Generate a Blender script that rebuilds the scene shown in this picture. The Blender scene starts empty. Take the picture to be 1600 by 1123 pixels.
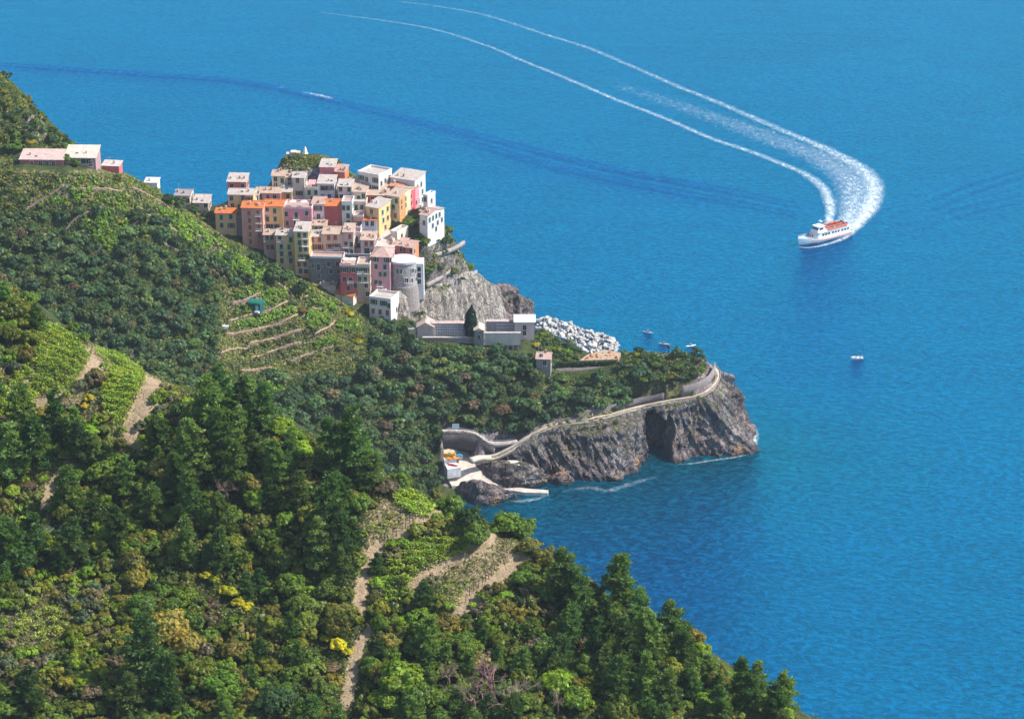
import bpy, bmesh, math, random
import numpy as np
from mathutils import Vector, Matrix
random.seed(7)
RNG = np.random.default_rng(11)
SC = bpy.context.scene
COL = SC.collection

# ------------------------------------------------------------------ camera
CAMZ, PITCH, F, CX, CY = 330.0, math.radians(22.0), 3900.0, 800.0, 561.5
SP, CP = math.sin(PITCH), math.cos(PITCH)
cam_d = bpy.data.cameras.new('camera'); cam = bpy.data.objects.new('camera', cam_d); COL.objects.link(cam)
cam.location = (0, 0, CAMZ); cam.rotation_euler = (math.pi/2 - PITCH, 0, 0)
cam_d.sensor_fit = 'HORIZONTAL'; cam_d.sensor_width = 36.0; cam_d.lens = 36.0*F/1600.0
cam_d.clip_start = 1.0; cam_d.clip_end = 20000.0
SC.camera = cam
# ------------------------------------------------------------------ sky, sun, exposure
SUN_AZ_X, SUN_AZ_Y, SUN_EL = 0.999, -0.03, math.radians(49)
_n = math.hypot(SUN_AZ_X, SUN_AZ_Y)
SUN_DIR = Vector((SUN_AZ_X/_n*math.cos(SUN_EL), SUN_AZ_Y/_n*math.cos(SUN_EL), math.sin(SUN_EL)))
W = bpy.data.worlds.new('World'); SC.world = W; W.use_nodes = True
wn = W.node_tree; wn.nodes.clear()
wo = wn.nodes.new('ShaderNodeOutputWorld'); wb = wn.nodes.new('ShaderNodeBackground'); ws = wn.nodes.new('ShaderNodeTexSky')
ws.sky_type = 'NISHITA'; ws.sun_disc = False; ws.sun_elevation = SUN_EL
ws.sun_rotation = math.atan2(SUN_DIR.x, SUN_DIR.y)
ws.air_density = 1.0; ws.dust_density = 0.6; ws.ozone_density = 1.5
wb.inputs['Strength'].default_value = 0.15
wn.links.new(ws.outputs[0], wb.inputs[0]); wn.links.new(wb.outputs[0], wo.inputs[0])
sun_d = bpy.data.lights.new('sun', 'SUN'); sun = bpy.data.objects.new('sun', sun_d); COL.objects.link(sun)
sun_d.energy = 5.0; sun_d.angle = math.radians(0.5); sun_d.color = (1.0, 0.95, 0.87)
sun.rotation_euler = SUN_DIR.to_track_quat('Z', 'Y').to_euler(); sun.location = (300, 300, 600)
SC.view_settings.view_transform = 'Standard'; SC.view_settings.look = 'None'
SC.view_settings.exposure = 0.55; SC.view_settings.gamma = 1.0; SC.view_settings.use_curve_mapping = False
SC.render.engine = 'CYCLES'
SC.cycles.max_bounces = 5; SC.cycles.diffuse_bounces = 3; SC.cycles.glossy_bounces = 2
SC.cycles.transmission_bounces = 2; SC.cycles.transparent_max_bounces = 8; SC.cycles.volume_bounces = 0
SC.cycles.use_denoising = True

# ------------------------------------------------------------------ plan helpers
def G(u, v, y):
    r = (u-CX)/F; up = -(v-CY)/F
    t = y/(CP+up*SP)
    return (t*r, y, CAMZ - t*(SP-up*CP))
def S(u, v, z):
    r = (u-CX)/F; up = -(v-CY)/F
    t = (CAMZ-z)/(SP-up*CP)
    return (t*r, t*(CP+up*SP), z)
def proj(p):
    p = np.asarray(p, float); x, y, z = p[..., 0], p[..., 1], p[..., 2]-CAMZ
    d = y*CP - z*SP; up = y*SP + z*CP
    return CX + F*x/d, CY - F*up/d
def village(u, v):          # where the sight line meets the mean slope under the village
    up = -(v-CY)/F; k = (SP-up*CP)/(CP+up*SP)
    return (CAMZ+397.4)/(0.55+k)

def _h(ix, iy, iz, seed):
    n = (ix*374761393 + iy*668265263 + iz*2147483647 + seed*1274126177) & 0xffffffff
    n = ((n ^ (n >> 13))*1274126177) & 0xffffffff
    n = ((n ^ (n >> 16))*2246822519) & 0xffffffff
    return ((n ^ (n >> 15)) & 0xffffff)/float(0xffffff)
def vnoise(p, seed=0):
    p = np.asarray(p, float); i = np.floor(p).astype(np.int64); f = p-i; f = f*f*(3-2*f); r = 0
    for a in (0, 1):
        for b in (0, 1):
            for c in (0, 1):
                w = (f[..., 0] if a else 1-f[..., 0])*(f[..., 1] if b else 1-f[..., 1])*(f[..., 2] if c else 1-f[..., 2])
                r = r + w*_h(i[..., 0]+a, i[..., 1]+b, i[..., 2]+c, seed)
    return r*2-1
def fbm(p, o=4, seed=0):
    p = np.asarray(p, float); r = 0; a = 1; s = 0
    for k in range(o):
        r = r + a*vnoise(p, seed+k); s += a; a *= .5; p = p*2.03+7.1
    return r/s
def ridged(p, o=4, seed=0):
    p = np.asarray(p, float); r = 0; a = 1; s = 0
    for k in range(o):
        r = r + a*(1-2*np.abs(vnoise(p, seed+k))); s += a; a *= .5; p = p*2.1+3.3
    return r/s
def inpoly(u, v, poly):
    ins = np.zeros(np.shape(u), bool); n = len(poly); j = n-1
    for i in range(n):
        xi, yi = poly[i]; xj, yj = poly[j]
        c = ((yi > v) != (yj > v)) & (u < (xj-xi)*(v-yi)/((yj-yi) or 1e-9)+xi)
        ins ^= c; j = i
    return ins
def segdist(px, py, line):
    """distance to a polyline, signed side, and the parameter along it"""
    best = np.full(np.shape(px), 1e9); side = np.zeros(np.shape(px)); par = np.zeros(np.shape(px)); L = 0
    for (ax, ay), (bx, by) in zip(line[:-1], line[1:]):
        dx, dy = bx-ax, by-ay; l2 = dx*dx+dy*dy
        t = np.clip(((px-ax)*dx+(py-ay)*dy)/l2, 0, 1); qx, qy = px-(ax+t*dx), py-(ay+t*dy)
        d = np.hypot(qx, qy); m = d < best
        best = np.where(m, d, best); side = np.where(m, np.sign(dx*(py-ay)-dy*(px-ax)), side)
        par = np.where(m, L+t*math.sqrt(l2), par); L += math.sqrt(l2)
    return best, side, par
def smooth_line(pts, n):
    pts = np.array(pts, float); P = np.vstack([2*pts[0]-pts[1], pts, 2*pts[-1]-pts[-2]]); out = []
    m = len(pts)-1
    for q in np.linspace(0, m-1e-6, n):
        i = int(q); t = q-i; a, b, c, d = P[i], P[i+1], P[i+2], P[i+3]
        out.append(.5*((2*b)+(-a+c)*t+(2*a-5*b+4*c-d)*t*t+(-a+3*b-3*c+d)*t**3))
    return np.array(out)

# ------------------------------------------------------------------ object helpers
def mesh_np(name, verts, faces, mat=None, smooth=False, attrs=None):
    me = bpy.data.meshes.new(name)
    verts = np.asarray(verts, np.float32); faces = np.asarray(faces, np.int32)
    me.vertices.add(len(verts)); me.vertices.foreach_set('co', verts.ravel())
    k = faces.shape[1]
    me.loops.add(faces.size); me.loops.foreach_set('vertex_index', faces.ravel())
    me.polygons.add(len(faces)); me.polygons.foreach_set('loop_start', np.arange(0, faces.size, k, dtype=np.int32))
    me.polygons.foreach_set('loop_total', np.full(len(faces), k, np.int32))
    if smooth: me.polygons.foreach_set('use_smooth', np.ones(len(faces), bool))
    for an, (typ, data) in (attrs or {}).items():
        a = me.attributes.new(an, typ, 'POINT')
        a.data.foreach_set('value' if typ == 'FLOAT' else ('color' if typ == 'FLOAT_COLOR' else 'vector'), np.asarray(data, np.float32).ravel())
    me.update(calc_edges=True); me.validate()
    if mat: me.materials.append(mat)
    return me
class MB:
    def __init__(s): s.v = []; s.f = []
    def add(s, vs, fs):
        o = len(s.v); s.v += [tuple(p) for p in vs]; s.f += [tuple(i+o for i in f) for f in fs]; return s
    def box(s, x0, x1, y0, y1, z0, z1, M=None):
        vs = [Vector(p) for p in ((x0,y0,z0),(x1,y0,z0),(x1,y1,z0),(x0,y1,z0),(x0,y0,z1),(x1,y0,z1),(x1,y1,z1),(x0,y1,z1))]
        if M is not None: vs = [M @ p for p in vs]
        return s.add(vs, [(3,2,1,0),(4,5,6,7),(0,1,5,4),(1,2,6,5),(2,3,7,6),(3,0,4,7)])
    def tube(s, pts, rad, n=6, cap=True):
        pts = [Vector(p) for p in pts]; rads = rad if isinstance(rad, (list, tuple)) else [rad]*len(pts); rings = []
        for i, p in enumerate(pts):
            d = (pts[min(i+1, len(pts)-1)]-pts[max(i-1, 0)]).normalized()
            a = d.cross(Vector((0, 0, 1)) if abs(d.z) < .9 else Vector((1, 0, 0))).normalized(); b = d.cross(a)
            rings.append([p+(a*math.cos(2*math.pi*k/n)+b*math.sin(2*math.pi*k/n))*rads[i] for k in range(n)])
        vs = [q for r in rings for q in r]; fs = []
        for i in range(len(pts)-1):
            for k in range(n):
                fs.append((i*n+k, i*n+(k+1) % n, (i+1)*n+(k+1) % n, (i+1)*n+k))
        if cap: fs += [tuple(range(n-1, -1, -1)), tuple((len(pts)-1)*n+k for k in range(n))]
        return s.add(vs, fs)
    def mesh(s, name, mat, smooth=False):
        me = bpy.data.meshes.new(name); me.from_pydata(s.v, [], s.f); me.update()
        if mat: me.materials.append(mat)
        if smooth:
            for p in me.polygons: p.use_smooth = True
        return me
def obj(name, data, parent=None, color=None, loc=None):
    o = bpy.data.objects.new(name, data); COL.objects.link(o)
    if parent: o.parent = parent
    if color is not None: o.color = (*color[:3], 1)
    if loc is not None: o.location = loc
    return o
def tag(o, label=None, cat=None, group=None, kind=None):
    if label: o['label'] = label
    if cat: o['category'] = cat
    if group: o['group'] = group
    if kind: o['kind'] = kind
    return o

# ------------------------------------------------------------------ materials
class NT:
    def __init__(s, name):
        s.m = bpy.data.materials.new(name); s.m.use_nodes = True; s.t = s.m.node_tree; s.t.nodes.clear()
        s.out = s.n('ShaderNodeOutputMaterial')
    def n(s, t, **kw):
        x = s.t.nodes.new(t)
        for k, v in kw.items(): setattr(x, k, v)
        return x
    def l(s, a, b): s.t.links.new(a, b)
    def val(s, sock, v):
        if hasattr(v, 'is_linked') or isinstance(v, bpy.types.NodeSocket): s.l(v, sock)
        else: sock.default_value = v
    def noise(s, scale, detail=3, rough=.55, vec=None, dist=0):
        x = s.n('ShaderNodeTexNoise'); x.inputs['Scale'].default_value = scale; x.inputs['Detail'].default_value = detail
        x.inputs['Roughness'].default_value = rough; x.inputs['Distortion'].default_value = dist
        if vec is not None: s.l(vec, x.inputs['Vector'])
        return x.outputs['Fac']
    def pos(s): return s.n('ShaderNodeNewGeometry').outputs['Position']
    def mapv(s, vec, scale=(1, 1, 1), rot=(0, 0, 0)):
        x = s.n('ShaderNodeMapping'); x.inputs['Scale'].default_value = scale; x.inputs['Rotation'].default_value = rot
        s.l(vec, x.inputs['Vector']); return x.outputs[0]
    def ramp(s, fac, stops):
        x = s.n('ShaderNodeValToRGB'); e = x.color_ramp.elements
        while len(e) < len(stops): e.new(.5)
        for q, (p, c) in zip(e, stops): q.position = p; q.color = (*c, 1) if len(c) == 3 else c
        s.l(fac, x.inputs[0]); return x.outputs[0]
    def mr(s, v, a, b, c=0, d=1):
        x = s.n('ShaderNodeMapRange'); x.inputs[1].default_value = a; x.inputs[2].default_value = b
        x.inputs[3].default_value = c; x.inputs[4].default_value = d; s.l(v, x.inputs[0]); return x.outputs[0]
    def mix(s, f, a, b, blend='MIX'):
        x = s.n('ShaderNodeMix', data_type='RGBA', blend_type=blend)
        s.val(x.inputs[0], f)
        for i, v in ((6, a), (7, b)):
            if isinstance(v, bpy.types.NodeSocket): s.l(v, x.inputs[i])
            else: x.inputs[i].default_value = (*v, 1) if len(v) == 3 else v
        return x.outputs[2]
    def math(s, op, a, b=0.0, clamp=False):
        x = s.n('ShaderNodeMath', operation=op); x.use_clamp = clamp
        s.val(x.inputs[0], a); s.val(x.inputs[1], b); return x.outputs[0]
    def attr(s, name, out='Fac'):
        x = s.n('ShaderNodeAttribute'); x.attribute_name = name; return x.outputs[out]
    def bump(s, h, strength=.5, dist=1.0, normal=None):
        x = s.n('ShaderNodeBump'); x.inputs['Strength'].default_value = strength; x.inputs['Distance'].default_value = dist
        s.l(h, x.inputs['Height'])
        if normal is not None: s.l(normal, x.inputs['Normal'])
        return x.outputs[0]
    def bsdf(s, color, rough=.8, normal=None, spec=.3, metal=0.0):
        x = s.n('ShaderNodeBsdfPrincipled')
        if isinstance(color, bpy.types.NodeSocket): s.l(color, x.inputs['Base Color'])
        else: x.inputs['Base Color'].default_value = (*color, 1)
        s.val(x.inputs['Roughness'], rough); x.inputs['Specular IOR Level'].default_value = spec; x.inputs['Metallic'].default_value = metal
        if normal is not None: s.l(normal, x.inputs['Normal'])
        return x
    def done(s, sh): s.l(sh, s.out.inputs['Surface']); return s.m
def ocol(n): return n.n('ShaderNodeObjectInfo').outputs['Color']

def mat_plain(name, rough=.7, nscale=1.5, amt=.25, spec=.3, metal=0):
    n = NT(name); p = n.n('ShaderNodeTexCoord').outputs['Object']
    c = n.mix(n.mr(n.noise(nscale, 4, .6, p), .3, .7), ocol(n), n.mix(1.0, ocol(n), (1-amt,)*3, 'MULTIPLY'))
    return n.done(n.bsdf(c, rough, None, spec, metal).outputs[0])
M_PAINT = mat_plain('paint')
M_GLOSS = mat_plain('gloss_paint', .3, 1.0, .08, .5)
def mat_plaster():
    n = NT('plaster'); p = n.pos()
    big = n.mr(n.noise(.35, 4, .6, p), .35, .7); st = n.mr(n.noise(1.0, 4, .65, n.mapv(p, (1, 1, .18))), .42, .72)
    c = n.mix(n.math('MULTIPLY', big, .35), ocol(n), n.mix(1, ocol(n), (.78, .74, .72), 'MULTIPLY'))
    c = n.mix(n.math('MULTIPLY', st, .45), c, n.mix(1, c, (.62, .58, .56), 'MULTIPLY'))
    nr = n.bump(n.noise(6, 4, .6, p), .3, .05)
    return n.done(n.bsdf(c, .9, nr, .15).outputs[0])
M_PLASTER = mat_plaster()
def mat_tile():
    n = NT('roof_tile'); p = n.n('ShaderNodeTexCoord').outputs['Object']
    w = n.n('ShaderNodeTexWave'); w.wave_type = 'BANDS'; w.bands_direction = 'X'; w.inputs['Scale'].default_value = 1.6; w.inputs['Distortion'].default_value = .6
    n.l(p, w.inputs['Vector'])
    k = n.mr(n.noise(.7, 5, .7, p), .3, .7); k2 = n.mr(n.noise(4.5, 3, .7, p), .35, .75)
    c = n.mix(n.math('MULTIPLY', k, .8), ocol(n), n.mix(1, ocol(n), (.62, .56, .54), 'MULTIPLY'))
    c = n.mix(n.math('MULTIPLY', k2, .7), c, n.mix(1, c, (.66, .60, .56), 'MULTIPLY'))
    return n.done(n.bsdf(c, .85, n.bump(w.outputs['Fac'], .7, .12), .2).outputs[0])
M_TILE = mat_tile()
def rock_nodes(n, p, scale=1.0):
    q = n.mapv(p, (1, 1, .45), (.5, .25, .2))
    a = n.noise(.16*scale, 6, .65, q, .6); b = n.noise(.9*scale, 6, .7, q, .8); d = n.noise(3.2*scale, 4, .7, p)
    c = n.ramp(a, [(.30, (.070, .060, .064)), (.46, (.150, .132, .130)), (.58, (.27, .245, .238)), (.72, (.45, .415, .39))])
    c = n.mix(n.mr(b, .50, .64), c, (.10, .085, .09)); c = n.mix(n.math('MULTIPLY', n.mr(d, .55, .75), .5), c, (.55, .50, .44))
    z = n.n('ShaderNodeSeparateXYZ'); n.l(p, z.inputs[0])
    wet = n.mr(n.math('ADD', z.outputs[2], n.math('MULTIPLY', n.noise(.5, 3, .6, p), -2.2)), -1.0, .9, 1, 0)
    och = n.math('MULTIPLY', n.mr(n.math('ADD', z.outputs[2], n.math('MULTIPLY', a, -6)), -2, 2.5, 1, 0), n.mr(n.noise(.22, 3, .5, p), .5, .62))
    c = n.mix(n.math('MULTIPLY', och, .7), c, (.40, .24, .10)); c = n.mix(n.math('MULTIPLY', wet, .8), c, (.06, .048, .045))
    wv = n.n('ShaderNodeVectorMath', operation='ADD'); n.l(q, wv.inputs[0]); nz = n.n('ShaderNodeTexNoise'); nz.inputs['Scale'].default_value = .35; nz.inputs['Detail'].default_value = 4; n.l(p, nz.inputs['Vector'])
    sc_ = n.n('ShaderNodeVectorMath', operation='SCALE'); n.l(nz.outputs['Color'], sc_.inputs[0]); sc_.inputs['Scale'].default_value = 3.5; n.l(sc_.outputs[0], wv.inputs[1])
    ck = None
    for sc2, wd in ((.22, .05), (.6, .07)):
        v_ = n.n('ShaderNodeTexVoronoi'); v_.feature = 'DISTANCE_TO_EDGE'; v_.inputs['Scale'].default_value = sc2*scale; n.l(wv.outputs[0], v_.inputs['Vector']); e_ = n.mr(v_.outputs['Distance'], 0, wd, 1, 0)
        ck = e_ if ck is None else n.math('MAXIMUM', ck, n.math('MULTIPLY', e_, .7))
    c = n.mix(n.math('MULTIPLY', ck, .75), c, (.035, .028, .03))
    wm_ = n.mr(n.noise(.09, 3, .6, p), .42, .62); c = n.mix(n.math('MULTIPLY', wm_, .5), c, n.mix(1, c, (1.22, 1.02, .88), 'MULTIPLY')); c = n.mix(1, c, (1.04, 1.0, 1.06), 'MULTIPLY')
    b = n.math('SUBTRACT', b, n.math('MULTIPLY', ck, .8))
    h = n.math('ADD', n.math('MULTIPLY', b, 1.0), n.math('MULTIPLY', d, .35))
    return c, h
def mat_rock(name='cliff_rock', pale=0.0):
    n = NT(name); p = n.pos(); c, h = rock_nodes(n, p)
    if pale: c = n.mix(pale, c, n.mix(n.mr(n.noise(.5, 5, .7, n.mapv(p, (1, 1, .10))), .40, .60), (.30, .255, .215), (.68, .60, .50)))
    g = n.n('ShaderNodeNewGeometry'); s = n.n('ShaderNodeSeparateXYZ'); n.l(g.outputs['True Normal'], s.inputs[0])
    sp = n.n('ShaderNodeSeparateXYZ'); n.l(p, sp.inputs[0])
    moss = n.math('MULTIPLY', n.math('MULTIPLY', n.mr(s.outputs[2], .45, .75), n.mr(sp.outputs[2], 3.5, 8)), n.mr(n.noise(.35, 4, .6, p), .4, .6))
    c = n.mix(n.math('MULTIPLY', moss, .8), c, n.mix(n.noise(1.3, 3, .6, p), (.05, .075, .02), (.17, .16, .06)))
    return n.done(n.bsdf(c, .92, n.bump(h, 1.0, .9), .2).outputs[0])
M_ROCK = mat_rock(); M_ROCKP = mat_rock('pale_rock', .68)
def mat_boulder():
    n = NT('limestone_boulder'); p = n.pos()
    c = n.ramp(n.noise(.8, 5, .65, p), [(.3, (.28, .26, .25)), (.5, (.50, .48, .45)), (.7, (.66, .63, .59))])
    c = n.mix(.35, c, ocol(n), 'MULTIPLY')
    return n.done(n.bsdf(c, .9, n.bump(n.noise(3, 4, .6, p), .6, .2), .15).outputs[0])
M_BOULDER = mat_boulder()
def mat_stone():
    n = NT('rubble_stone'); p = n.pos()
    v = n.n('ShaderNodeTexVoronoi'); v.inputs['Scale'].default_value = 2.2; n.l(n.mapv(p, (1, 1, 1.6)), v.inputs['Vector'])
    c = n.mix(n.mr(v.outputs['Distance'], .1, .6), ocol(n), n.mix(1, ocol(n), (.55, .52, .52), 'MULTIPLY'))
    c = n.mix(n.math('MULTIPLY', n.mr(n.noise(.5, 4, .6, p), .35, .7), .5), c, n.mix(1, c, (.66, .62, .62), 'MULTIPLY'))
    return n.done(n.bsdf(c, .93, n.bump(v.outputs['Distance'], .6, .15), .15).outputs[0])
M_STONE = mat_stone()
def mat_leaf():
    n = NT('foliage'); var = n.attr('var'); tint = n.attr('tint', 'Color')
    c = n.mix(1, ocol(n), tint, 'MULTIPLY')
    oi = n.n('ShaderNodeObjectInfo').outputs['Random']
    k = n.math('ADD', n.mr(var, 0, 1, .55, 1.5), n.math('MULTIPLY', n.math('SUBTRACT', oi, .5), .5))
    cc = n.n('ShaderNodeVectorMath', operation='SCALE'); n.l(c, cc.inputs[0]); n.l(k, cc.inputs['Scale'])
    wn_ = n.mix(n.mr(n.noise(.25, 2, .5, n.pos()), .35, .7), (.95, 1.0, .9), (1.30, 1.10, .70))
    c2 = n.mix(1, cc.outputs[0], wn_, 'MULTIPLY')
    d = n.n('ShaderNodeBsdfDiffuse'); n.l(c2, d.inputs[0]); t = n.n('ShaderNodeBsdfTranslucent')
    n.l(n.mix(1, c2, (1.1, 1.25, .5), 'MULTIPLY'), t.inputs[0])
    m = n.n('ShaderNodeMixShader'); m.inputs[0].default_value = .45; n.l(d.outputs[0], m.inputs[1]); n.l(t.outputs[0], m.inputs[2])
    g = n.n('ShaderNodeBsdfGlossy'); g.inputs['Roughness'].default_value = .45; g.inputs[0].default_value = (.6, .65, .6, 1)
    m2 = n.n('ShaderNodeMixShader'); m2.inputs[0].default_value = .025; n.l(m.outputs[0], m2.inputs[1]); n.l(g.outputs[0], m2.inputs[2])
    return n.done(m2.outputs[0])
M_LEAF = mat_leaf()
def mat_bark():
    n = NT('bark'); p = n.n('ShaderNodeTexCoord').outputs['Object']
    c = n.mix(n.noise(6, 4, .6, n.mapv(p, (1, 1, .3))), (.055, .042, .034), (.16, .13, .105))
    return n.done(n.bsdf(n.mix(1, c, ocol(n), 'MULTIPLY'), .95, None, .1).outputs[0])
M_BARK = mat_bark()
def mat_ground():
    n = NT('hill_ground'); p = n.pos(); c, h = rock_nodes(n, p)
    z = n.attr('zone', 'Color'); s = n.n('ShaderNodeSeparateColor'); n.l(z, s.inputs[0])
    g1 = n.noise(.35, 5, .65, p); g2 = n.noise(2.2, 4, .7, p)
    veg = n.mix(n.mr(g1, .35, .65), (.020, .036, .012), (.062, .080, .022)); veg = n.mix(n.mr(g2, .5, .75), veg, (.105, .095, .04))
    dirt = n.mix(n.mr(g2, .3, .7), (.27, .19, .115), (.42, .315, .205)); dirt = n.mix(n.math('MULTIPLY', n.mr(g1, .45, .65), .7), dirt, (.18, .145, .075))
    sub = n.mix(n.mr(n.noise(1.1, 4, .7, p), .42, .6), veg, n.mix(.5, dirt, (.18, .17, .06)))
    geo = n.n('ShaderNodeNewGeometry'); sn = n.n('ShaderNodeSeparateXYZ'); n.l(geo.outputs['Normal'], sn.inputs[0])
    steep = n.mr(sn.outputs[2], .58, .42)
    base = n.mix(s.outputs[2], veg, sub)
    edge = n.math('ADD', s.outputs[1], n.math('ADD', n.math('MULTIPLY', n.math('SUBTRACT', g2, .5), .7), n.math('MULTIPLY', n.math('SUBTRACT', n.noise(.8, 4, .6, p), .5), .7)))
    base = n.mix(n.mr(edge, .38, .62), base, dirt)
    rk = n.math('MAXIMUM', n.mr(n.math('ADD', s.outputs[0], n.math('MULTIPLY', n.math('SUBTRACT', g1, .5), .7)), .4, .6), n.math('MULTIPLY', steep, .8))
    base = n.mix(rk, base, c)
    return n.done(n.bsdf(base, .95, n.bump(n.math('ADD', h, g2), .6, .35), .12).outputs[0])
M_GROUND = mat_ground()
def mat_path():
    n = NT('concrete_path'); p = n.pos()
    c = n.mix(n.mr(n.noise(.6, 5, .65, p), .3, .7), ocol(n), n.mix(1, ocol(n), (.7, .66, .62), 'MULTIPLY'))
    v = n.n('ShaderNodeTexVoronoi'); v.inputs['Scale'].default_value = .45; v.feature = 'DISTANCE_TO_EDGE'; n.l(p, v.inputs['Vector'])
    c = n.mix(n.math('MULTIPLY', n.mr(v.outputs['Distance'], 0, .06, 1, 0), .35), c, (.2, .18, .16))
    return n.done(n.bsdf(c, .9, n.bump(n.noise(4, 3, .6, p), .3, .05), .2).outputs[0])
M_CONC = mat_path()
def mat_glass():
    n = NT('window_pane'); oi = n.n('ShaderNodeObjectInfo').outputs['Random']
    c = n.mix(oi, (.012, .018, .025), (.05, .055, .06))
    return n.done(n.bsdf(c, .12, None, .5).outputs[0])
M_GLASS = mat_glass()
def mat_shutter():
    n = NT('louvre_shutter'); p = n.n('ShaderNodeTexCoord').outputs['Object']
    w = n.n('ShaderNodeTexWave'); w.bands_direction = 'Z'; w.inputs['Scale'].default_value = 4; n.l(p, w.inputs['Vector'])
    return n.done(n.bsdf(n.mix(n.math('MULTIPLY', w.outputs['Fac'], .35), ocol(n), n.mix(1, ocol(n), (.5, .5, .5), 'MULTIPLY')), .6, None, .3).outputs[0])
M_SHUT = mat_shutter()
def mat_sea():
    n = NT('sea_water'); p = n.pos()
    s = n.n('ShaderNodeSeparateXYZ'); n.l(p, s.inputs[0])
    sh = n.attr('shore')
    swirl = n.noise(.012, 4, .6, p, 1.0)
    deep = n.mix(n.mr(swirl, .3, .7), (.0001, .030, .108), (.0001, .040, .134))
    deep = n.mix(n.math('MULTIPLY', sh, .9), deep, (.0001, .034, .052))
    chop = n.noise(.50, 6, .68, n.mapv(p, (.75, 1.0, 1), (0, 0, .35)), .5)
    chop2 = n.noise(1.1, 4, .6, n.mapv(p, (.8, 1.0, 1), (0, 0, -.3)), .3)
    swell = n.noise(.06, 3, .5, n.mapv(p, (.6, 1.0, 1), (0, 0, .2)))
    col = n.mix(n.mr(chop, .46, .58), deep, n.mix(1, deep, (1.0, 2.3, 1.95), 'MULTIPLY'))  # light and dark of the ripples painted into the water colour, besides the bump
    slick = n.attr('slick')
    hgt = n.math('ADD', n.math('MULTIPLY', chop, 1.4), n.math('ADD', n.math('MULTIPLY', chop2, .35), n.math('MULTIPLY', swell, 2.0)))
    nr = n.bump(hgt, .8, 1.0)
    d_ = n.n('ShaderNodeBsdfDiffuse'); n.l(col, d_.inputs[0]); n.l(nr, d_.inputs['Normal'])
    g_ = n.n('ShaderNodeBsdfGlossy'); g_.inputs['Roughness'].default_value = .14; g_.inputs[0].default_value = (.01, .62, 1.0, 1); n.l(nr, g_.inputs['Normal'])
    fr = n.n('ShaderNodeFresnel'); fr.inputs['IOR'].default_value = 1.333; n.l(nr, fr.inputs['Normal'])
    mx = n.n('ShaderNodeMixShader'); n.l(n.math('MULTIPLY', fr.outputs[0], 1.65, True), mx.inputs[0]); n.l(d_.outputs[0], mx.inputs[1]); n.l(g_.outputs[0], mx.inputs[2])
    return n.done(mx.outputs[0])
M_SEA = mat_sea()
def mat_foam():
    n = NT('sea_foam'); p = n.pos(); f = n.attr('foam')
    a = n.noise(.55, 5, .7, n.mapv(p, (1, .5, 1)), .8); b = n.noise(2.0, 4, .7, n.mapv(p, (1, .5, 1)))
    k = n.math('ADD', n.math('MULTIPLY', a, .6), n.math('MULTIPLY', b, .4))
    sof = n.math('MULTIPLY', n.mr(n.math('ADD', f, n.math('MULTIPLY', n.math('SUBTRACT', a, .5), 1.2)), .25, 1.1), .30); al = n.mr(n.math('ADD', n.math('MULTIPLY', f, .50), n.math('MULTIPLY', n.math('SUBTRACT', k, .5), 2.0)), .28, .86)
    al = n.math('MULTIPLY', n.math('MAXIMUM', al, sof), .9); d = n.bsdf((.80, .88, .90), .8, None, .2); t = n.n('ShaderNodeBsdfTransparent'); m = n.n('ShaderNodeMixShader')
    n.l(al, m.inputs[0]); n.l(t.outputs[0], m.inputs[1]); n.l(d.outputs[0], m.inputs[2])
    return n.done(m.outputs[0])
M_FOAM = mat_foam()

# ------------------------------------------------------------------ the houses of the village (read from the picture, stood on the slope)
ZM = {0: (0, 0, 1), 1: (260, 220, 5.3333), 2: (480, 220, 5.3333), 3: (480, 350, 5.3333), 4: (540, 255, 10), 5: (540, 340, 10), 6: (410, 230, 13.3333)}
HOUSES = []
def HS(z, label, u0, uc, ve, vb, wall, roof, rcol, wins=(), depth=7.0, rot=4, rise=1.0, side=(), dy=0, grid=None, extra=(), mat=None, name='house'):
    ox, oy, s = ZM[z]; k = lambda u: ox+u/s; q = lambda v: oy+v/s
    HOUSES.append(dict(label=label, u0=k(u0), uc=k(uc), ve=q(ve), vb=q(vb), wall=wall, roof=roof, rcol=rcol, depth=depth, rot=rot, rise=rise,
                       wins=[(k(a), q(b), c) for a, b, c in wins], side=side, dy=dy, grid=grid, extra=extra, mat=mat, name=name))
CORAL=(.74,.19,.15); BEIGE=(.80,.58,.31); PBROWN=(.66,.31,.25); YEL=(.80,.52,.22); PINK=(.74,.26,.33); WHITE=(.80,.77,.74); DRED=(.46,.075,.075)
CREAM=(.80,.68,.50); GOLD=(.80,.50,.19); CPINK=(.78,.53,.40); MAUVE=(.60,.29,.33); RED=(.72,.105,.11); GSTONE=(.33,.29,.31); PYEL=(.80,.68,.46); ORAN=(.82,.37,.12); LILAC=(.70,.66,.72)
rW=(.66,.59,.53); rC=(.66,.50,.39); rP=(.64,.44,.37); rO=(.76,.24,.075); rG=(.46,.42,.44)
HS(1,'beige house with grey slate roof, farthest from the other houses',75,200,458,560,(.72,.60,.44),'gable',rG,[(180,500,'d')],depth=7)
HS(1,'low pink house with pale roof beside the grey roofed house',225,352,520,590,(.72,.50,.48),'mono',rW,[(330,535,'d')],depth=6)
HS(1,'small apricot house with orange roof where the slope meets the village',415,588,606,790,(.80,.50,.27),'gable',rO,[(465,640,'g'),(543,632,'g'),(545,706,'o'),(465,706,'g')],depth=8)
HS(1,'coral red house with slanted white roof at the back left of the village',512,668,345,470,CORAL,'mono',rW,[(548,382,'d'),(640,380,'d')],depth=6,rise=1.2)
HS(1,'tall beige house with white roof in front of the coral house',525,735,452,720,BEIGE,'gable',rW,[(552,482,'d'),(648,478,'d'),(558,545,'d'),(560,610,'d')],depth=7)
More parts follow.
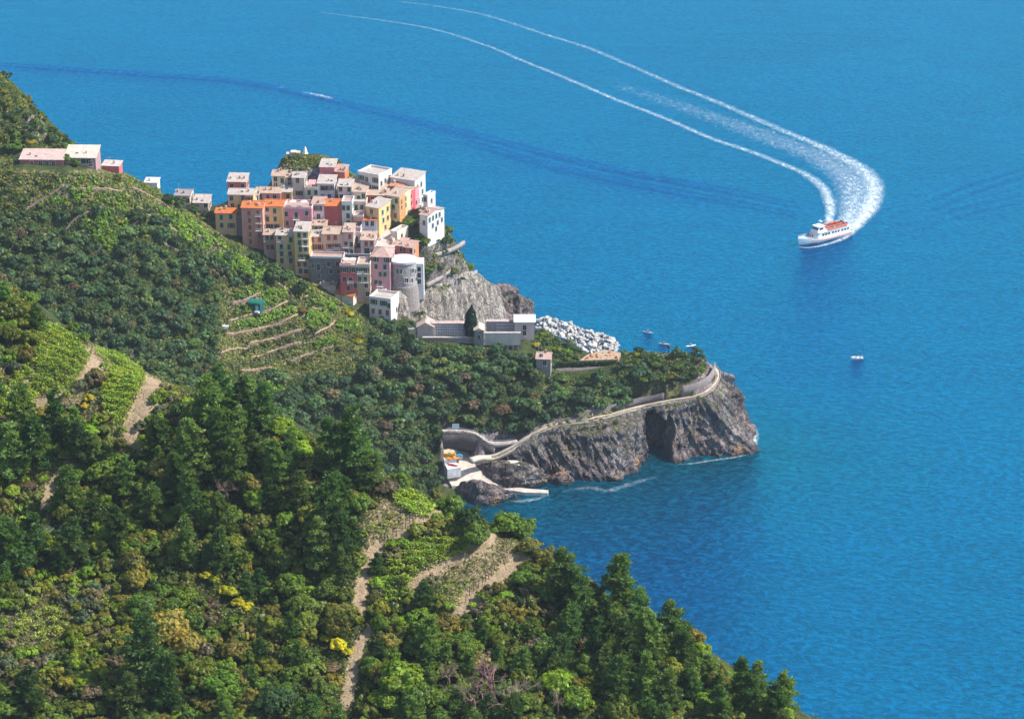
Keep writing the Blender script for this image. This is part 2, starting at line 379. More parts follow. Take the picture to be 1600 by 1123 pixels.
HS(1,'pink brown tenement with orange roof and stacked balconies',638,812,563,885,PBROWN,'gable',rO,[(700,605,'r'),(775,602,'rb'),(703,665,'r'),(778,660,'rb'),(703,722,'r'),(778,722,'rb'),(703,782,'r'),(778,790,'rb'),(703,840,'r')],depth=8)
HS(1,'yellow house with orange roof joined to the pink brown tenement',816,978,548,790,YEL,'gable',rO,[(848,580,'db'),(910,585,'g'),(848,655,'g'),(912,652,'g'),(855,716,'o'),(915,716,'o')],depth=7.5)
HS(1,'raspberry pink house with cream roof above the two orange roofs',775,955,438,540,PINK,'gable',rC,[(782,470,'g'),(848,472,'g'),(905,470,'d')],depth=7)
HS(1,'narrow orange house with white roof beside the raspberry house',956,1046,428,520,ORAN,'gable',rW,[(1015,462,'g')],depth=6)
HS(6,'pale yellow house with long tan roof under the hilltop garden',205,480,604,880,PYEL,'gable',rC,[(280,672,'d'),(280,800,'d'),(420,700,'g')],depth=7)
HS(6,'narrow pink house with tan roof and one green door',478,645,636,860,(.82,.60,.48),'gable',rC,[(568,715,'D')],depth=6)
HS(6,'grey beige house with white roof and stacked small windows',640,885,640,1060,(.62,.54,.46),'gable',rW,[(745,695,'d'),(770,960,'o')],depth=7)
HS(6,'cream house with a pink awning terrace on top',885,1160,880,1150,PYEL,'flat',rP,[(980,950,'g'),(1125,945,'g'),(1050,1080,'d')],depth=6,extra=('awning',))
HS(1,'windowless salmon red house with white roof below the hilltop garden',1280,1402,222,320,(.80,.20,.22),'mono',rW,[],depth=7,rise=.8)
HS(1,'little orange red house tucked beside the salmon red house',1406,1488,262,345,(.80,.20,.09),'mono',rP,[],depth=5,rot=12)
HS(1,'white house with lilac shading and a wide loggia window',1262,1402,360,510,LILAC,'mono',rW,[(1325,396,'W'),(1305,466,'g'),(1360,466,'d')],depth=7,rise=.9)
HS(1,'pale house with terrace strip between white house and cream roofs',1432,1550,384,520,WHITE,'mono',rW,[(1455,402,'d'),(1525,405,'g'),(1462,470,'d'),(1525,470,'g')],depth=5)
HS(1,'rose pink house topped by a balustraded roof terrace',985,1216,572,790,PINK,'flat',rP,[(1005,615,'g'),(1088,625,'Db'),(1175,605,'g'),(1010,690,'g'),(1098,688,'o'),(1180,682,'o')],depth=8,extra=('rail','parasol'))
HS(1,'white house with three little arched windows and pink eaves',1216,1320,530,720,WHITE,'mono',rP,[(1246,562,'d'),(1266,562,'d'),(1287,562,'d')],depth=6,rise=.6)
HS(1,'windowless dark red house with bright orange roof',1322,1464,546,735,DRED,'gable',rO,[],depth=8)
HS(1,'slim cream house with green shutters beside the dark red one',1466,1552,522,745,(.76,.73,.66),'flat',rP,[(1482,560,'g'),(1520,560,'g'),(1517,625,'g'),(1517,686,'g')],depth=6)
HS(1,'small golden house with pale roof in front of the white house',1200,1335,708,800,PYEL,'gable',rC,[(1245,740,'d'),(1296,740,'g')],depth=6)
HS(1,'pink house with cluttered white balconies at the foot of yellow house',815,922,786,970,(.74,.42,.36),'gable',rC,[(845,812,'db'),(885,805,'g'),(885,886,'d'),(850,886,'r')],depth=6)
HS(1,'yellow house with green shutters and stacked balconies above the terraces',922,1076,790,1075,(.80,.58,.28),'gable',rW,[(955,816,'gb'),(1045,825,'g'),(965,886,'gb'),(1028,886,'g'),(965,942,'g'),(1035,942,'db'),(1040,1000,'d'),(965,1000,'g')],depth=7)
HS(1,'tall golden house with white roof and four rows of windows',1078,1196,758,1150,GOLD,'mono',rW,[(1118,788,'g'),(1166,788,'gb'),(1120,850,'g'),(1168,850,'gb'),(1124,905,'g'),(1170,902,'g'),(1135,966,'ob'),(1180,966,'g'),(1110,1030,'r'),(1160,1032,'db'),(1120,1085,'d'),(1165,1085,'d')],depth=7)
HS(1,'narrow cream pink house with red shutters and white roof',1200,1308,800,1000,CPINK,'gable',rW,[(1220,825,'r'),(1280,822,'r'),(1222,885,'R'),(1280,885,'R'),(1225,950,'R'),(1290,950,'R')],depth=7,dy=.4)
HS(1,'broad cream pink house with red shutters and cream roof',1306,1476,780,1000,CPINK,'gable',rC,[(1358,808,'r'),(1412,806,'r'),(1365,882,'Rb'),(1422,878,'Rb'),(1370,950,'R'),(1422,950,'R')],depth=8)
HS(1,'rough grey stone house below the red shuttered houses',1205,1478,985,1180,GSTONE,'flat',rP,[(1226,1045,'g'),(1270,1058,'D'),(1358,1030,'w'),(1430,1026,'w'),(1270,1130,'d')],depth=5,rot=4,dy=-2.5,mat='stone')
HS(1,'pinkish house with small tan roof and dark balconies',1478,1562,762,1010,(.70,.46,.40),'mono',rC,[(1535,800,'r'),(1500,862,'db'),(1545,862,'g'),(1505,925,'d'),(1545,925,'g')],depth=6)
HS(2,'large white house with roof garden at the top right of the village',425,598,300,470,(.78,.70,.66),'flat',rW,[(500,340,'d')],depth=8.5,rot=30,side=[(.2,.62,'d'),(.5,.66,'d'),(.82,.72,'d'),(.35,.25,'d'),(.75,.3,'d')],extra=('shrubs','rail'))
HS(2,'long pale house with white roof on the seaward edge',700,900,335,640,(.64,.60,.60),'mono',rW,[(760,380,'d')],depth=8,rot=26,dy=9,side=[(.25,.8,'g'),(.6,.82,'g'),(.3,.6,'g'),(.7,.6,'g'),(.35,.4,'g'),(.7,.38,'g'),(.5,.2,'g')])
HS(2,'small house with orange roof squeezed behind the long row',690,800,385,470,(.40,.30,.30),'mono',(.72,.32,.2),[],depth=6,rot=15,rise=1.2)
HS(2,'scarlet house with wide cream roof beside the long row',495,668,458,560,RED,'mono',rC,[(545,490,'d'),(610,492,'D')],depth=9,rot=6,rise=1.4)
HS(2,'striped house row with orange, cream and crimson sunlit wall',665,770,470,660,(.78,.62,.36),'gable',rC,[(722,560,'gb'),(690,560,'g'),(735,630,'r')],depth=14,rot=27,side=[(.1,.75,'g'),(.32,.78,'g'),(.1,.5,'g'),(.32,.5,'g'),(.6,.75,'g'),(.6,.45,'g'),(.85,.7,'d'),(.1,.2,'d'),(.4,.2,'d'),(.85,.35,'g')],extra=('bands',))
HS(2,'little white house at the outer edge above the sea',968,1005,468,580,WHITE,'flat',rW,[(985,490,'d')],depth=5,rot=30,side=[(.5,.6,'d')])
HS(2,'white villa with tan roof standing alone on the sea cliff',940,1005,628,795,WHITE,'gable',rP,[(975,690,'d')],depth=10,rot=33,side=[(.12,.78,'g'),(.32,.8,'g'),(.52,.82,'g'),(.72,.82,'g'),(.3,.42,'d'),(.6,.45,'d'),(.85,.5,'d'),(.5,.12,'d')])
HS(2,'cream house with folded pinkish roof and two windows',378,492,430,560,CREAM,'mono',rC,[(430,480,'g'),(470,462,'d')],depth=8,rot=8,rise=1.2)
HS(2,'low orange house showing just under a tan roof',350,468,356,420,ORAN,'gable',rC,[],depth=6)
HS(2,'tan house with dark green windows and white eaves',376,492,522,650,(.74,.56,.42),'flat',rW,[(400,560,'G'),(458,555,'d'),(405,615,'R'),(455,613,'R')],depth=7)
HS(2,'terracotta house wall in the gap below the tan house',386,470,640,790,(.62,.34,.26),'flat',rP,[(410,690,'r'),(440,690,'d')],depth=5)
HS(2,'ochre house with white canopy roof and tall white sunlit side',494,600,565,790,(.84,.55,.22),'mono',rW,[(540,600,'d')],depth=8,rot=30,side=[(.3,.8,'g'),(.7,.84,'g'),(.35,.5,'g'),(.7,.5,'w'),(.5,.2,'d')])
HS(2,'white house with small orange roof in the middle of the village',460,582,664,800,LILAC,'mono',rO,[(500,690,'d'),(545,690,'d')],depth=5)
HS(2,'cream terrace house with red brown doors',450,565,830,1010,(.72,.60,.56),'mono',rC,[(495,860,'r'),(540,857,'r'),(500,920,'G'),(545,925,'r')],depth=6,rot=5)
HS(2,'big pale house with broad white and pink terraced roof',565,720,890,980,(.60,.42,.48),'mono',(.80,.70,.64),[(695,890,'g')],depth=12,rot=14,rise=1.6,side=[(.3,.5,'g'),(.6,.55,'g')])
HS(2,'rust red little house on the rock edge, paler neighbour in front',728,800,880,960,(.74,.16,.14),'mono',rP,[(785,905,'d')],depth=6,rot=18,rise=.8)
HS(2,'orange red little house outermost on the rock edge',815,880,895,980,(.80,.24,.10),'mono',rP,[(865,915,'d')],depth=5,rot=22,rise=.8)
HS(3,'mauve house with hipped pink roof behind the round bastion',535,692,278,585,MAUVE,'hip',rP,[(570,296,'o'),(676,300,'o'),(578,358,'g'),(652,360,'g'),(612,420,'g'),(652,420,'g'),(575,490,'w'),(610,495,'wb')],depth=9,rot=8)
HS(3,'crimson house with green shutters and wide roof terrace',280,420,358,650,RED,'flat',rC,[(318,382,'o'),(392,382,'o'),(368,465,'wb'),(345,535,'d'),(425,512,'d'),(430,582,'d')],depth=7,rot=3,extra=('parasol',))
HS(3,'narrow sand and pink house joined to the crimson house',421,528,350,650,(.62,.42,.30),'flat',rC,[(450,386,'ob'),(492,386,'ob'),(442,460,'gb'),(490,460,'gb'),(495,512,'d'),(505,582,'d')],depth=7,rot=3)
HS(3,'white house lowest in the village with a pinkish upper storey',522,700,640,860,(.82,.74,.70),'flat',rW,[(560,666,'o'),(640,668,'o'),(715,682,'d')],depth=7,rot=20,side=[(.7,.5,'g')],extra=('rail',))
HS(3,'pinkish attic room on top of the lowest white house',528,655,560,650,(.80,.58,.50),'flat',rG,[(602,592,'o')],depth=5,rot=20,dy=2.5)
HS(3,'garden hut with orange roof and white gable under the crimson house',235,385,605,690,(.78,.72,.66),'gable',rO,[],depth=7,rot=28,rise=1.8)
HS(3,'low shed with cream roof at the foot of the stone house',112,240,512,590,(.6,.5,.44),'mono',rC,[],depth=5,rise=.6)

HS(4,'coral walled house squeezed left of the large white house',240,352,268,420,(.78,.40,.30),'mono',rC,[(330,290,'d')],depth=5,rot=6,rise=.6)
HS(5,'white gabled house with green windows above the mauve house',640,768,430,570,WHITE,'gable',rP,[(665,480,'g'),(705,455,'g')],depth=5,rot=24)
HS(5,'grey house with teal balconies below the tan roofed houses',0,135,360,640,(.52,.48,.50),'flat',rP,[(35,425,'gb'),(98,425,'g'),(72,530,'G')],depth=5)
HS(5,'narrow lilac house wall between grey and cream houses',142,236,250,490,(.58,.48,.50),'flat',rP,[(165,340,'D'),(200,430,'d')],depth=5)
HS(5,'low grey lilac row just above the crimson house terrace',10,390,602,760,(.50,.46,.51),'flat',rP,[(70,640,'o'),(112,642,'d'),(176,640,'d'),(310,672,'G')],depth=5)
HS(5,'sunlit cream terrace wall house in front of the ochre one',705,810,250,430,CREAM,'flat',rC,[],depth=7,rot=30,side=[(.4,.6,'d')])
HS(5,'small dark red house left of the white villa',1150,1236,92,240,(.48,.16,.17),'mono',rP,[(1215,160,'d')],depth=4,rot=20,rise=.5)
HS(1,'slim orange house wedged under the golden house',1196,1240,1040,1180,(.80,.40,.16),'flat',rP,[(1215,1110,'d')],depth=4)

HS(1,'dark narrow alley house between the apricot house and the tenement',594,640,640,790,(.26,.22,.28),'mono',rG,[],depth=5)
HS(1,'beige sliver house right of the tall beige house',738,772,452,560,(.74,.58,.42),'mono',rW,[(755,480,'d')],depth=5)
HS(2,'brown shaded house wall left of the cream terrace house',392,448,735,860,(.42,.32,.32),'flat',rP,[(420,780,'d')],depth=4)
HS(2,'low pinkish house between the white row and the villa',938,985,590,690,(.76,.52,.48),'mono',rP,[(960,640,'g')],depth=5,rot=24,rise=.6,dy=4)
HS(2,'narrow peach house behind the white canopy roof',560,610,515,600,(.80,.52,.36),'mono',rC,[(585,550,'g')],depth=4,dy=6)
HS(1,'small white attic house above the rose pink terrace',1060,1130,520,600,WHITE,'mono',rW,[(1095,550,'d')],depth=4,dy=6)
HS(1,'peach attic house above the orange roofs',690,745,470,540,(.80,.56,.40),'mono',rC,[(718,500,'d')],depth=4,dy=5)
for h in HOUSES:
    yc = village(h['uc'], h['vb']) + h['dy']; ph = math.radians(h['rot'])
    xr, _, zb = G(h['uc'], h['vb'], yc); _, _, ze = G(h['uc'], h['ve'], yc)
    # left corner lies on the line from the right corner along (-cos, +sin)
    w = 5.0
    for _ in range(12):
        xl, yl = xr-w*math.cos(ph), yc+w*math.sin(ph)
        ul, _v = proj((xl, yl, zb)); w *= (h['uc']-h['u0'])/(h['uc']-ul)
    h.update(w=w, base=(xr-w*math.cos(ph), yc+w*math.sin(ph), zb), h=ze-zb, ph=ph, yc=yc)

# ------------------------------------------------------------------ terrain
PTS = []
def T(*a): PTS.append(a)
# far land: village ridge, ravine, headland (picture column, row, distance)
FAR = [(0,118,790),(-60,60,800),(60,210,782),(110,240,772),(150,262,768),(30,262,752),(100,266,752),(150,268,756),(190,270,765),(245,298,770),(300,335,775),(350,372,772),(400,408,770),
 (440,428,770),(480,448,770),(520,464,772),(560,494,770),(600,512,770),(0,250,770),(0,420,720),(-80,420,720),(0,330,742),(100,480,712),(100,360,742),(200,400,738),(200,330,754),(200,520,710),(300,450,745),(300,530,724),(330,590,715),
 (400,480,750),(380,540,735),(450,560,738),(470,500,752),(540,560,742),(540,510,758),(600,620,728),(600,560,748),(650,680,716),(560,650,716),(600,720,704),(500,620,725),(420,620,716),(640,560,745),(700,600,738),(760,640,729),
 (700,660,722),(740,575,746),(850,605,742),(850,640,732),(800,600,742),(950,600,747),(950,632,736),(950,592,751),(900,594,750.5),(872,596,749.5),(930,566,759),(900,568,758),(1050,565,759),(1050,600,748),(1000,548,766),(1060,550,766),(1090,560,762),(1105,585,752),(900,552,766),(840,575,748),(800,560,752),
 (650,534,763),(690,534,763),(740,536,763),(790,550,758),(830,548,760),(840,530,775)]
for q in FAR: T(*G(*q))
PATH_LOW = [(735,716,709.5),(750,712,713),(772,711,716),(800,698,718),(825,682,721),(850,669,724),(880,660,727),(915,655,729),(950,648,732),(1000,635,741),(1040,627,742),(1080,620,743),(1102,612,745),(1116,600,749),(1122,584,755),(1115,572,760)]
PATH_UP = [(690,672,719),(715,672,720),(738,675,720),(752,682,719.5),(764,690,719),(785,691,719.5),(808,688,720.5)]
for q in PATH_LOW[3:] + PATH_UP[:4]: T(*G(*q))
for x, y, z in [(-20,772,28),(-20,785,27),(0,785,27),(10,782,26),(-30,790,27),(-8,798,8),(8,798,6),(25,790,8),(40,785,8),(60,778,6),(70,770,5),(25,803,-5),(45,800,-6),(65,795,-6),(80,782,-6),(84,765,-6),(86,745,-6),(84,728,-6),
 (-5,815,2),(10,815,-5),(-5,840,-4),(20,850,-7),(60,850,-7),(100,800,-8),(100,850,-8),(105,700,-8),(105,900,-8),(0,900,-8),(50,920,-8),(-60,920,-8),
 # cliff foot of the headland, kept inland of the rock sheet
 (-4,722,-1),(10,724,-3),(32,724,-3),(41,741,-3),(53,738,-3),(72,742,-3),(73,752,-3),(-8,716,2),
 # cove and ravine floor
 (-40,655,4),(-80,640,14),(-130,630,34),(-190,625,55),(-215,700,75),(-14,690,-5),(-20,700,0),(5,695,-8),(0,640,-8),(30,600,-8),(60,560,-8),(30,690,-8),(60,712,-8),(-30,600,2),(-60,590,18),(-110,585,42),(-170,580,70),(-8,706,1),
 # harbour ramp
 (-22,713,3.5),(-14,711,2.5),(-12,716,4),(-24,719,6),(-16,722,6),
 # seaward fall of the hills
 (-110,805,50),(-110,845,8),(-112,865,-6),(-85,862,15),(-80,890,-6),(-62,885,25),(-62,905,-6),(-45,870,22),(-40,890,-6),(-24,852,18),(-24,872,-6),(-8,868,-6),(-166,815,92),(-172,880,22),(-172,915,-6),(-215,830,120),(-215,900,20),(-140,845,30),(-140,880,-6),(-215,925,-6)]: T(x, y, z)
for q in [(700,380,822),(730,412,832),(690,345,832),(676,348,834),(748,432,842),(660,430,805),(700,432,815),(440,252,848),(452,245,851),(466,245,851),(500,245,851),(525,248,849),(480,245,852),(465,243,856),(500,243,856),(540,270,845),(560,280,842),(680,400,812),(640,410,806),(655,470,788)]: T(*G(*q))
NEAR = [(0,455,470),(-150,400,478),(60,505,463),(150,558,455),(230,600,448),(310,618,440),(430,660,432),(560,735,423),(620,765,419),(690,800,414),(770,835,408),(830,865,404),(950,945,396),(1080,1015,387),(1180,1085,377),(1250,1135,371),(1350,1210,362),
 (0,1123,365),(400,1123,365),(800,1123,365),(1100,1123,367),(0,1300,345),(400,1300,345),(900,1300,345),(-150,1123,365),(-150,800,420),(200,800,417),(600,900,400),(0,800,418),(400,900,402),(900,1040,380),(400,780,417),(730,930,394)]
for q in NEAR: T(*G(*q))
for q in NEAR[:17]:
    x, y, z = G(*q)
    T(x+6, y+14, z-9); T(x+14, y+45, z-42); T(x+22, y+85, max(z-95, 8 if x < -20 else -6))
for x, y, z in [(75,372,70),(105,372,10),(80,345,75),(112,345,5),(110,430,-6),(105,500,-8),(80,470,-4)]: T(x, y, z)
for h in HOUSES:
    bx, by, bz = h['base']; c, s = math.cos(h['ph']), math.sin(h['ph'])
    T(bx+c*h['w']*.5-s*.8, by-s*h['w']*.5-c*.8, bz-.3); T(bx+c*h['w']*.5+s*h['depth'], by-s*h['w']*.5+c*h['depth'], bz+1.0)
PTS = np.array(PTS)
# merge near-coincident points
keep = []
for i, p in enumerate(PTS):
    if all(np.hypot(*(p[:2]-PTS[j][:2])) > 1.6 for j in keep): keep.append(i)
PTS = PTS[keep]
_d = np.hypot(PTS[:, None, 0]-PTS[None, :, 0], PTS[:, None, 1]-PTS[None, :, 1])
_n = len(PTS); A = np.zeros((_n+3, _n+3)); A[:_n, :_n] = -_d + np.eye(_n)*.12
A[:_n, _n] = 1; A[:_n, _n+1:] = PTS[:, :2]/100; A[_n:, :_n] = A[:_n, _n:].T
_sol = np.linalg.solve(A, np.concatenate([PTS[:, 2], np.zeros(3)]))
def rbf(x, y):
    sh = np.shape(x); x = np.ravel(x); y = np.ravel(y); out = np.empty(len(x))
    for i in range(0, len(x), 20000):
        a, b = x[i:i+20000], y[i:i+20000]
        d = np.hypot(a[:, None]-PTS[None, :, 0], b[:, None]-PTS[None, :, 1])
        out[i:i+20000] = -d @ _sol[:_n] + _sol[_n] + _sol[_n+1]*a/100 + _sol[_n+2]*b/100
    return out.reshape(sh)
class Grid:
    def __init__(s, x0, x1, y0, y1, r):
        s.x0, s.y0, s.r = x0, y0, r
        s.xs = np.arange(x0, x1+r*.5, r); s.ys = np.arange(y0, y1+r*.5, r)
        s.X, s.Y = np.meshgrid(s.xs, s.ys); s.Z = rbf(s.X, s.Y)
    def z(s, x, y):
        fx = np.clip((np.asarray(x, float)-s.x0)/s.r, 0, len(s.xs)-1.001); fy = np.clip((np.asarray(y, float)-s.y0)/s.r, 0, len(s.ys)-1.001)
        i = fx.astype(int); j = fy.astype(int); a = fx-i; b = fy-j; Z = s.Z
        return Z[j, i]*(1-a)*(1-b)+Z[j, i+1]*a*(1-b)+Z[j+1, i]*(1-a)*b+Z[j+1, i+1]*a*b
    def cast(s, u, v):
        """first point of the ground under a picture position"""
        ys = np.arange(s.ys[0], s.ys[-1], .5); r = (u-CX)/F; up = -(v-CY)/F; t = ys/(CP+up*SP)
        xs = t*r; zs = CAMZ-t*(SP-up*CP); g = s.z(xs, ys); m = (zs <= g) & (xs > s.xs[0]) & (xs < s.xs[-1])
        if not m.any(): return None
        k = int(np.argmax(m)); return (float(xs[k]), float(ys[k]), float(g[k]))
    def faces(s):
        nx, ny = len(s.xs), len(s.ys); I = (np.arange(ny-1)[:, None]*nx+np.arange(nx-1)[None, :]).ravel()
        return np.stack([I, I+1, I+nx+1, I+nx], 1)
NG = Grid(-126, 112, 336, 566, .6)
FG = Grid(-215, 106, 560, 925, 1.0)
NG.Z += 1.1*fbm(np.stack([NG.X/11, NG.Y/11, NG.X*0], -1), 4, 3)
FG.Z += 1.0*fbm(np.stack([FG.X/12, FG.Y/12, FG.X*0], -1), 4, 5)*np.clip((FG.Z+2)/8, 0, 1)

# terraces of the near slope: a level strip with a low bank above it and a dry wall below
NEAR_PATHS = [[(765,826),(757,850),(728,868),(700,880),(670,895),(645,915)], [(692,792),(672,806),(640,824),(610,845),(585,862),(572,890),(566,920),(560,960)],
 [(575,985),(560,1010),(552,1040),(548,1065),(540,1100)], [(160,552),(150,568),(125,592),(95,612),(55,638)], [(240,594),(232,620),(218,645),(200,676),(205,700)],
 [(815,880),(780,905),(745,930),(715,955)], [(100,735),(80,760),(70,790)], [(0,620),(30,605),(60,585)]]
def plan(gr, line): return [p[:2] for p in (gr.cast(*q) for q in line) if p]
NP_PLAN = [plan(NG, l) for l in NEAR_PATHS]
dirt_n = np.zeros_like(NG.X)
for k, l in enumerate(NP_PLAN):
    if len(l) < 2: continue
    l = [tuple(q) for q in smooth_line(l, 24)]
    d, sd, _ = segdist(NG.X, NG.Y, l); wd = (1.15, 1.0, .9, 2.0, 1.9, 1.6, .7, .6)[k]
    up = np.where(NG.Y > np.interp(NG.X, *zip(*sorted(l))), 1, -1)
    bank = np.clip((d-wd)/.8, 0, 1)*np.clip(1-(d-wd)/7, 0, 1)
    NG.Z += np.where(up > 0, .8, -1.0)*bank*(1 if k != 2 else .3)
    dirt_n = np.maximum(dirt_n, np.clip(1.35-d/wd*.7, 0, 1))
PU, PV = proj(np.stack([NG.X, NG.Y, NG.Z], -1))
DIRT_POLY = [[(148,545),(172,562),(150,578),(120,606),(62,642),(40,640),(92,600),(135,560)], [(230,588),(247,598),(240,622),(212,684),(188,676),(206,648),(222,612)],
 [(605,770),(560,822),(578,850),(615,838),(690,800),(680,785),(640,800)], [(770,828),(815,850),(805,890),(770,930),(715,955),(690,950),(700,900),(640,925),(665,892),(745,858)], [(566,860),(600,850),(590,900),(575,960),(555,960)]]
SUB_POLY = [[(0,930),(80,895),(195,870),(200,935),(165,1010),(60,1070),(0,1050)], [(0,540),(80,500),(250,590),(310,620),(250,700),(190,690),(60,650),(0,660)], [(590,760),(820,850),(800,940),(690,960),(560,960),(560,820)], [(60,700),(120,700),(110,830),(0,830),(0,770)]]
zone_n = np.zeros(NG.X.shape+(4,)); zone_n[..., 3] = 1
for pl in DIRT_POLY: dirt_n = np.maximum(dirt_n, .50*inpoly(PU, PV, pl))
zone_n[..., 1] = dirt_n
for pl in SUB_POLY: zone_n[..., 2] = np.maximum(zone_n[..., 2], inpoly(PU, PV, pl)*.8)
obj('hillside', mesh_np('hillside', np.stack([NG.X, NG.Y, NG.Z], -1).reshape(-1, 3), NG.faces(), M_GROUND, True, {'zone': ('FLOAT_COLOR', zone_n.reshape(-1, 4))}))['kind'] = 'structure'

# mid-slope terraces
MID_WALLS = [[(362,474),(385,468),(400,461),(409,455)], [(357,503),(378,492),(410,485),(432,478),(448,472)], [(352,518),(385,516),(420,508),(445,498),(465,490)], [(388,534),(415,530),(440,521),(470,511)],
 [(392,554),(420,548),(445,538),(470,533)], [(376,578),(405,575),(424,572)], [(452,564),(475,553),(495,546),(520,540)], [(470,466),(482,463)], [(487,478),(505,482)], [(345,552),(372,540),(388,535)], [(492,521),(505,514),(516,508),(523,498)], [(40,330),(70,310),(100,292)], [(60,370),(110,350),(150,330)],[(150,395),(190,365),(215,345)],[(430,440),(450,452),(458,462)], [(205,292),(245,312),(285,342)], [(225,332),(275,362),(325,398)], [(300,362),(340,386),(385,414)], [(110,300),(150,296),(190,300)], [(240,372),(290,398),(340,425)]]
FU, FV = proj(np.stack([FG.X, FG.Y, FG.Z], -1))
MW_PLAN = [plan(FG, l) for l in MID_WALLS]
for k, l in enumerate(MW_PLAN):
    if len(l) < 2 or k >= 11: continue
    l = [tuple(q) for q in smooth_line(l, 16)]
    d, sd, par = segdist(FG.X, FG.Y, l); up = np.where(FG.Y > np.interp(FG.X, *zip(*sorted(l))), 1, -1)
    FG.Z += np.where(up > 0, .25, -1.3)*np.clip(d/1.2, 0, 1)*np.clip(1-(d-1.2)/5, 0, 1)*(d < 7)
CLIFF_H = [(775,716,716.5),(800,703,717.5),(825,688,719),(850,674,722.5),(880,665,725),(915,660,727.5),(950,653,730),(978,645,735),(1000,640,739),(1040,632,740),(1080,625,741),(1105,617,743),(1120,606,747),(1125,592,752),(1122,580,758),(1112,570,766),(1090,562,772)]
CLIFF_V = [(612,458,784),(632,452,790),(660,446,803),(700,440,814),(728,424,826),(748,428,838),(755,436,848),(752,440,858),(740,440,866)]
for cl_ in (CLIFF_H, CLIFF_V):
    c3 = smooth_line([G(*q) for q in cl_], 60); d, sd, par = segdist(FG.X, FG.Y, [tuple(q[:2]) for q in c3]); Lc = float(np.sum(np.linalg.norm(np.diff(c3[:, :2], axis=0), axis=1)))
    zt = np.interp(par, np.linspace(0, Lc, 60), c3[:, 2]); m_ = (sd < 0) & (par > .05) & (par < Lc-.05) & (d < 45)
    FG.Z = np.where(m_, np.minimum(FG.Z, np.maximum(zt-.6-5.0*d, -6)), FG.Z)
RAMP = [(690,701,6.8),(712,700,6.4),(734,708,5.8),(748,726,4.6),(754,742,3.2),(787,756,1.5),(783,763,1.2),(745,758,1.6),(706,759,2.2),(694,738,4.4)]
rp_ = np.array([S(*q) for q in RAMP]); co_ = np.linalg.lstsq(np.column_stack([rp_[:, :2], np.ones(len(rp_))]), rp_[:, 2], rcond=None)[0]
cen_ = rp_[:, :2].mean(0); big_ = cen_+(rp_[:, :2]-cen_)*1.02
FG.Z = np.where(inpoly(FG.X, FG.Y, [tuple(q) for q in big_]), np.minimum(FG.Z, co_[0]*FG.X+co_[1]*FG.Y+co_[2]-.7), FG.Z)
_cx = float(S(1010, 716, 0)[0]); FG.Z = np.where((np.abs(FG.X-_cx) < 6) & (FG.Y < 748.5) & (FG.Y > 715), -4.0, FG.Z)
zone_f = np.zeros(FG.X.shape+(4,)); zone_f[..., 3] = 1
ROCK_POLY = [[(640,500),(650,440),(690,400),(735,400),(760,430),(790,500)], [(36,186),(62,176),(78,215),(60,222)], [(1085,560),(1130,560),(1180,700),(980,740),(985,640),(1080,630)], [(690,660),(760,670),(840,650),(985,655),(985,760),(690,760)], [(612,548),(632,548),(640,600),(625,600)], [(190,525),(215,525),(215,560),(195,560)],[(425,258),(520,258),(520,285),(425,285)]]
for pl in ROCK_POLY: zone_f[..., 0] = np.maximum(zone_f[..., 0], .75*inpoly(FU, FV, pl))
for pl in [[(0,262),(90,268),(60,300),(0,320)], [(350,450),(560,480),(560,560),(440,600),(340,560)], [(180,260),(300,320),(400,400),(340,400),(200,330),(40,320),(90,270)], [(520,490),(550,490),(560,520),(525,520)],[(840,590),(960,590),(960,650),(860,650)],[(1020,580),(1100,580),(1110,610),(1000,625)],[(690,380),(760,400),(770,440),(660,440)]]:
    zone_f[..., 2] = np.maximum(zone_f[..., 2], .85*inpoly(FU, FV, pl))
obj('headland_terrain', mesh_np('headland_terrain', np.stack([FG.X, FG.Y, FG.Z], -1).reshape(-1, 3), FG.faces(), M_GROUND, True, {'zone': ('FLOAT_COLOR', zone_f.reshape(-1, 4))}))['kind'] = 'structure'

# ------------------------------------------------------------------ sea
SEA_LINES = [([(1236,319),(1160,301),(1060,283),(960,264),(860,240),(760,214),(680,195),(600,175),(540,160),(480,147),(410,132),(330,122),(250,117),(150,110),(0,100),(-60,98)], .26, 7.0, 3.4),
             ([(1240,333),(1160,318),(1060,299),(960,280),(860,257),(760,229),(690,210)], .24, 7.0, 3.4),
             ([(1390,345),(1440,325),(1500,300),(1560,280),(1640,255)], .09, 8, 8), ([(1380,365),(1440,348),(1520,325),(1640,300)], .07, 8, 8)]
def sea_z(x, y):
    r = np.zeros(np.shape(x))
    for ln, amp, wl, sg in SEA_LINES:
        pl = [tuple(q) for q in smooth_line([S(u, v, 0)[:2] for u, v in ln], 40)]
        d, sd, par = segdist(x, y, pl); L = sum(math.dist(a, b) for a, b in zip(pl[:-1], pl[1:]))
        env = np.exp(-(d/sg)**2)*np.clip(par/60, .3, 1)*np.clip((L-par)/40, 0, 1)
        r = r + amp*env*np.cos(2*math.pi*d*sd/wl)
    return r
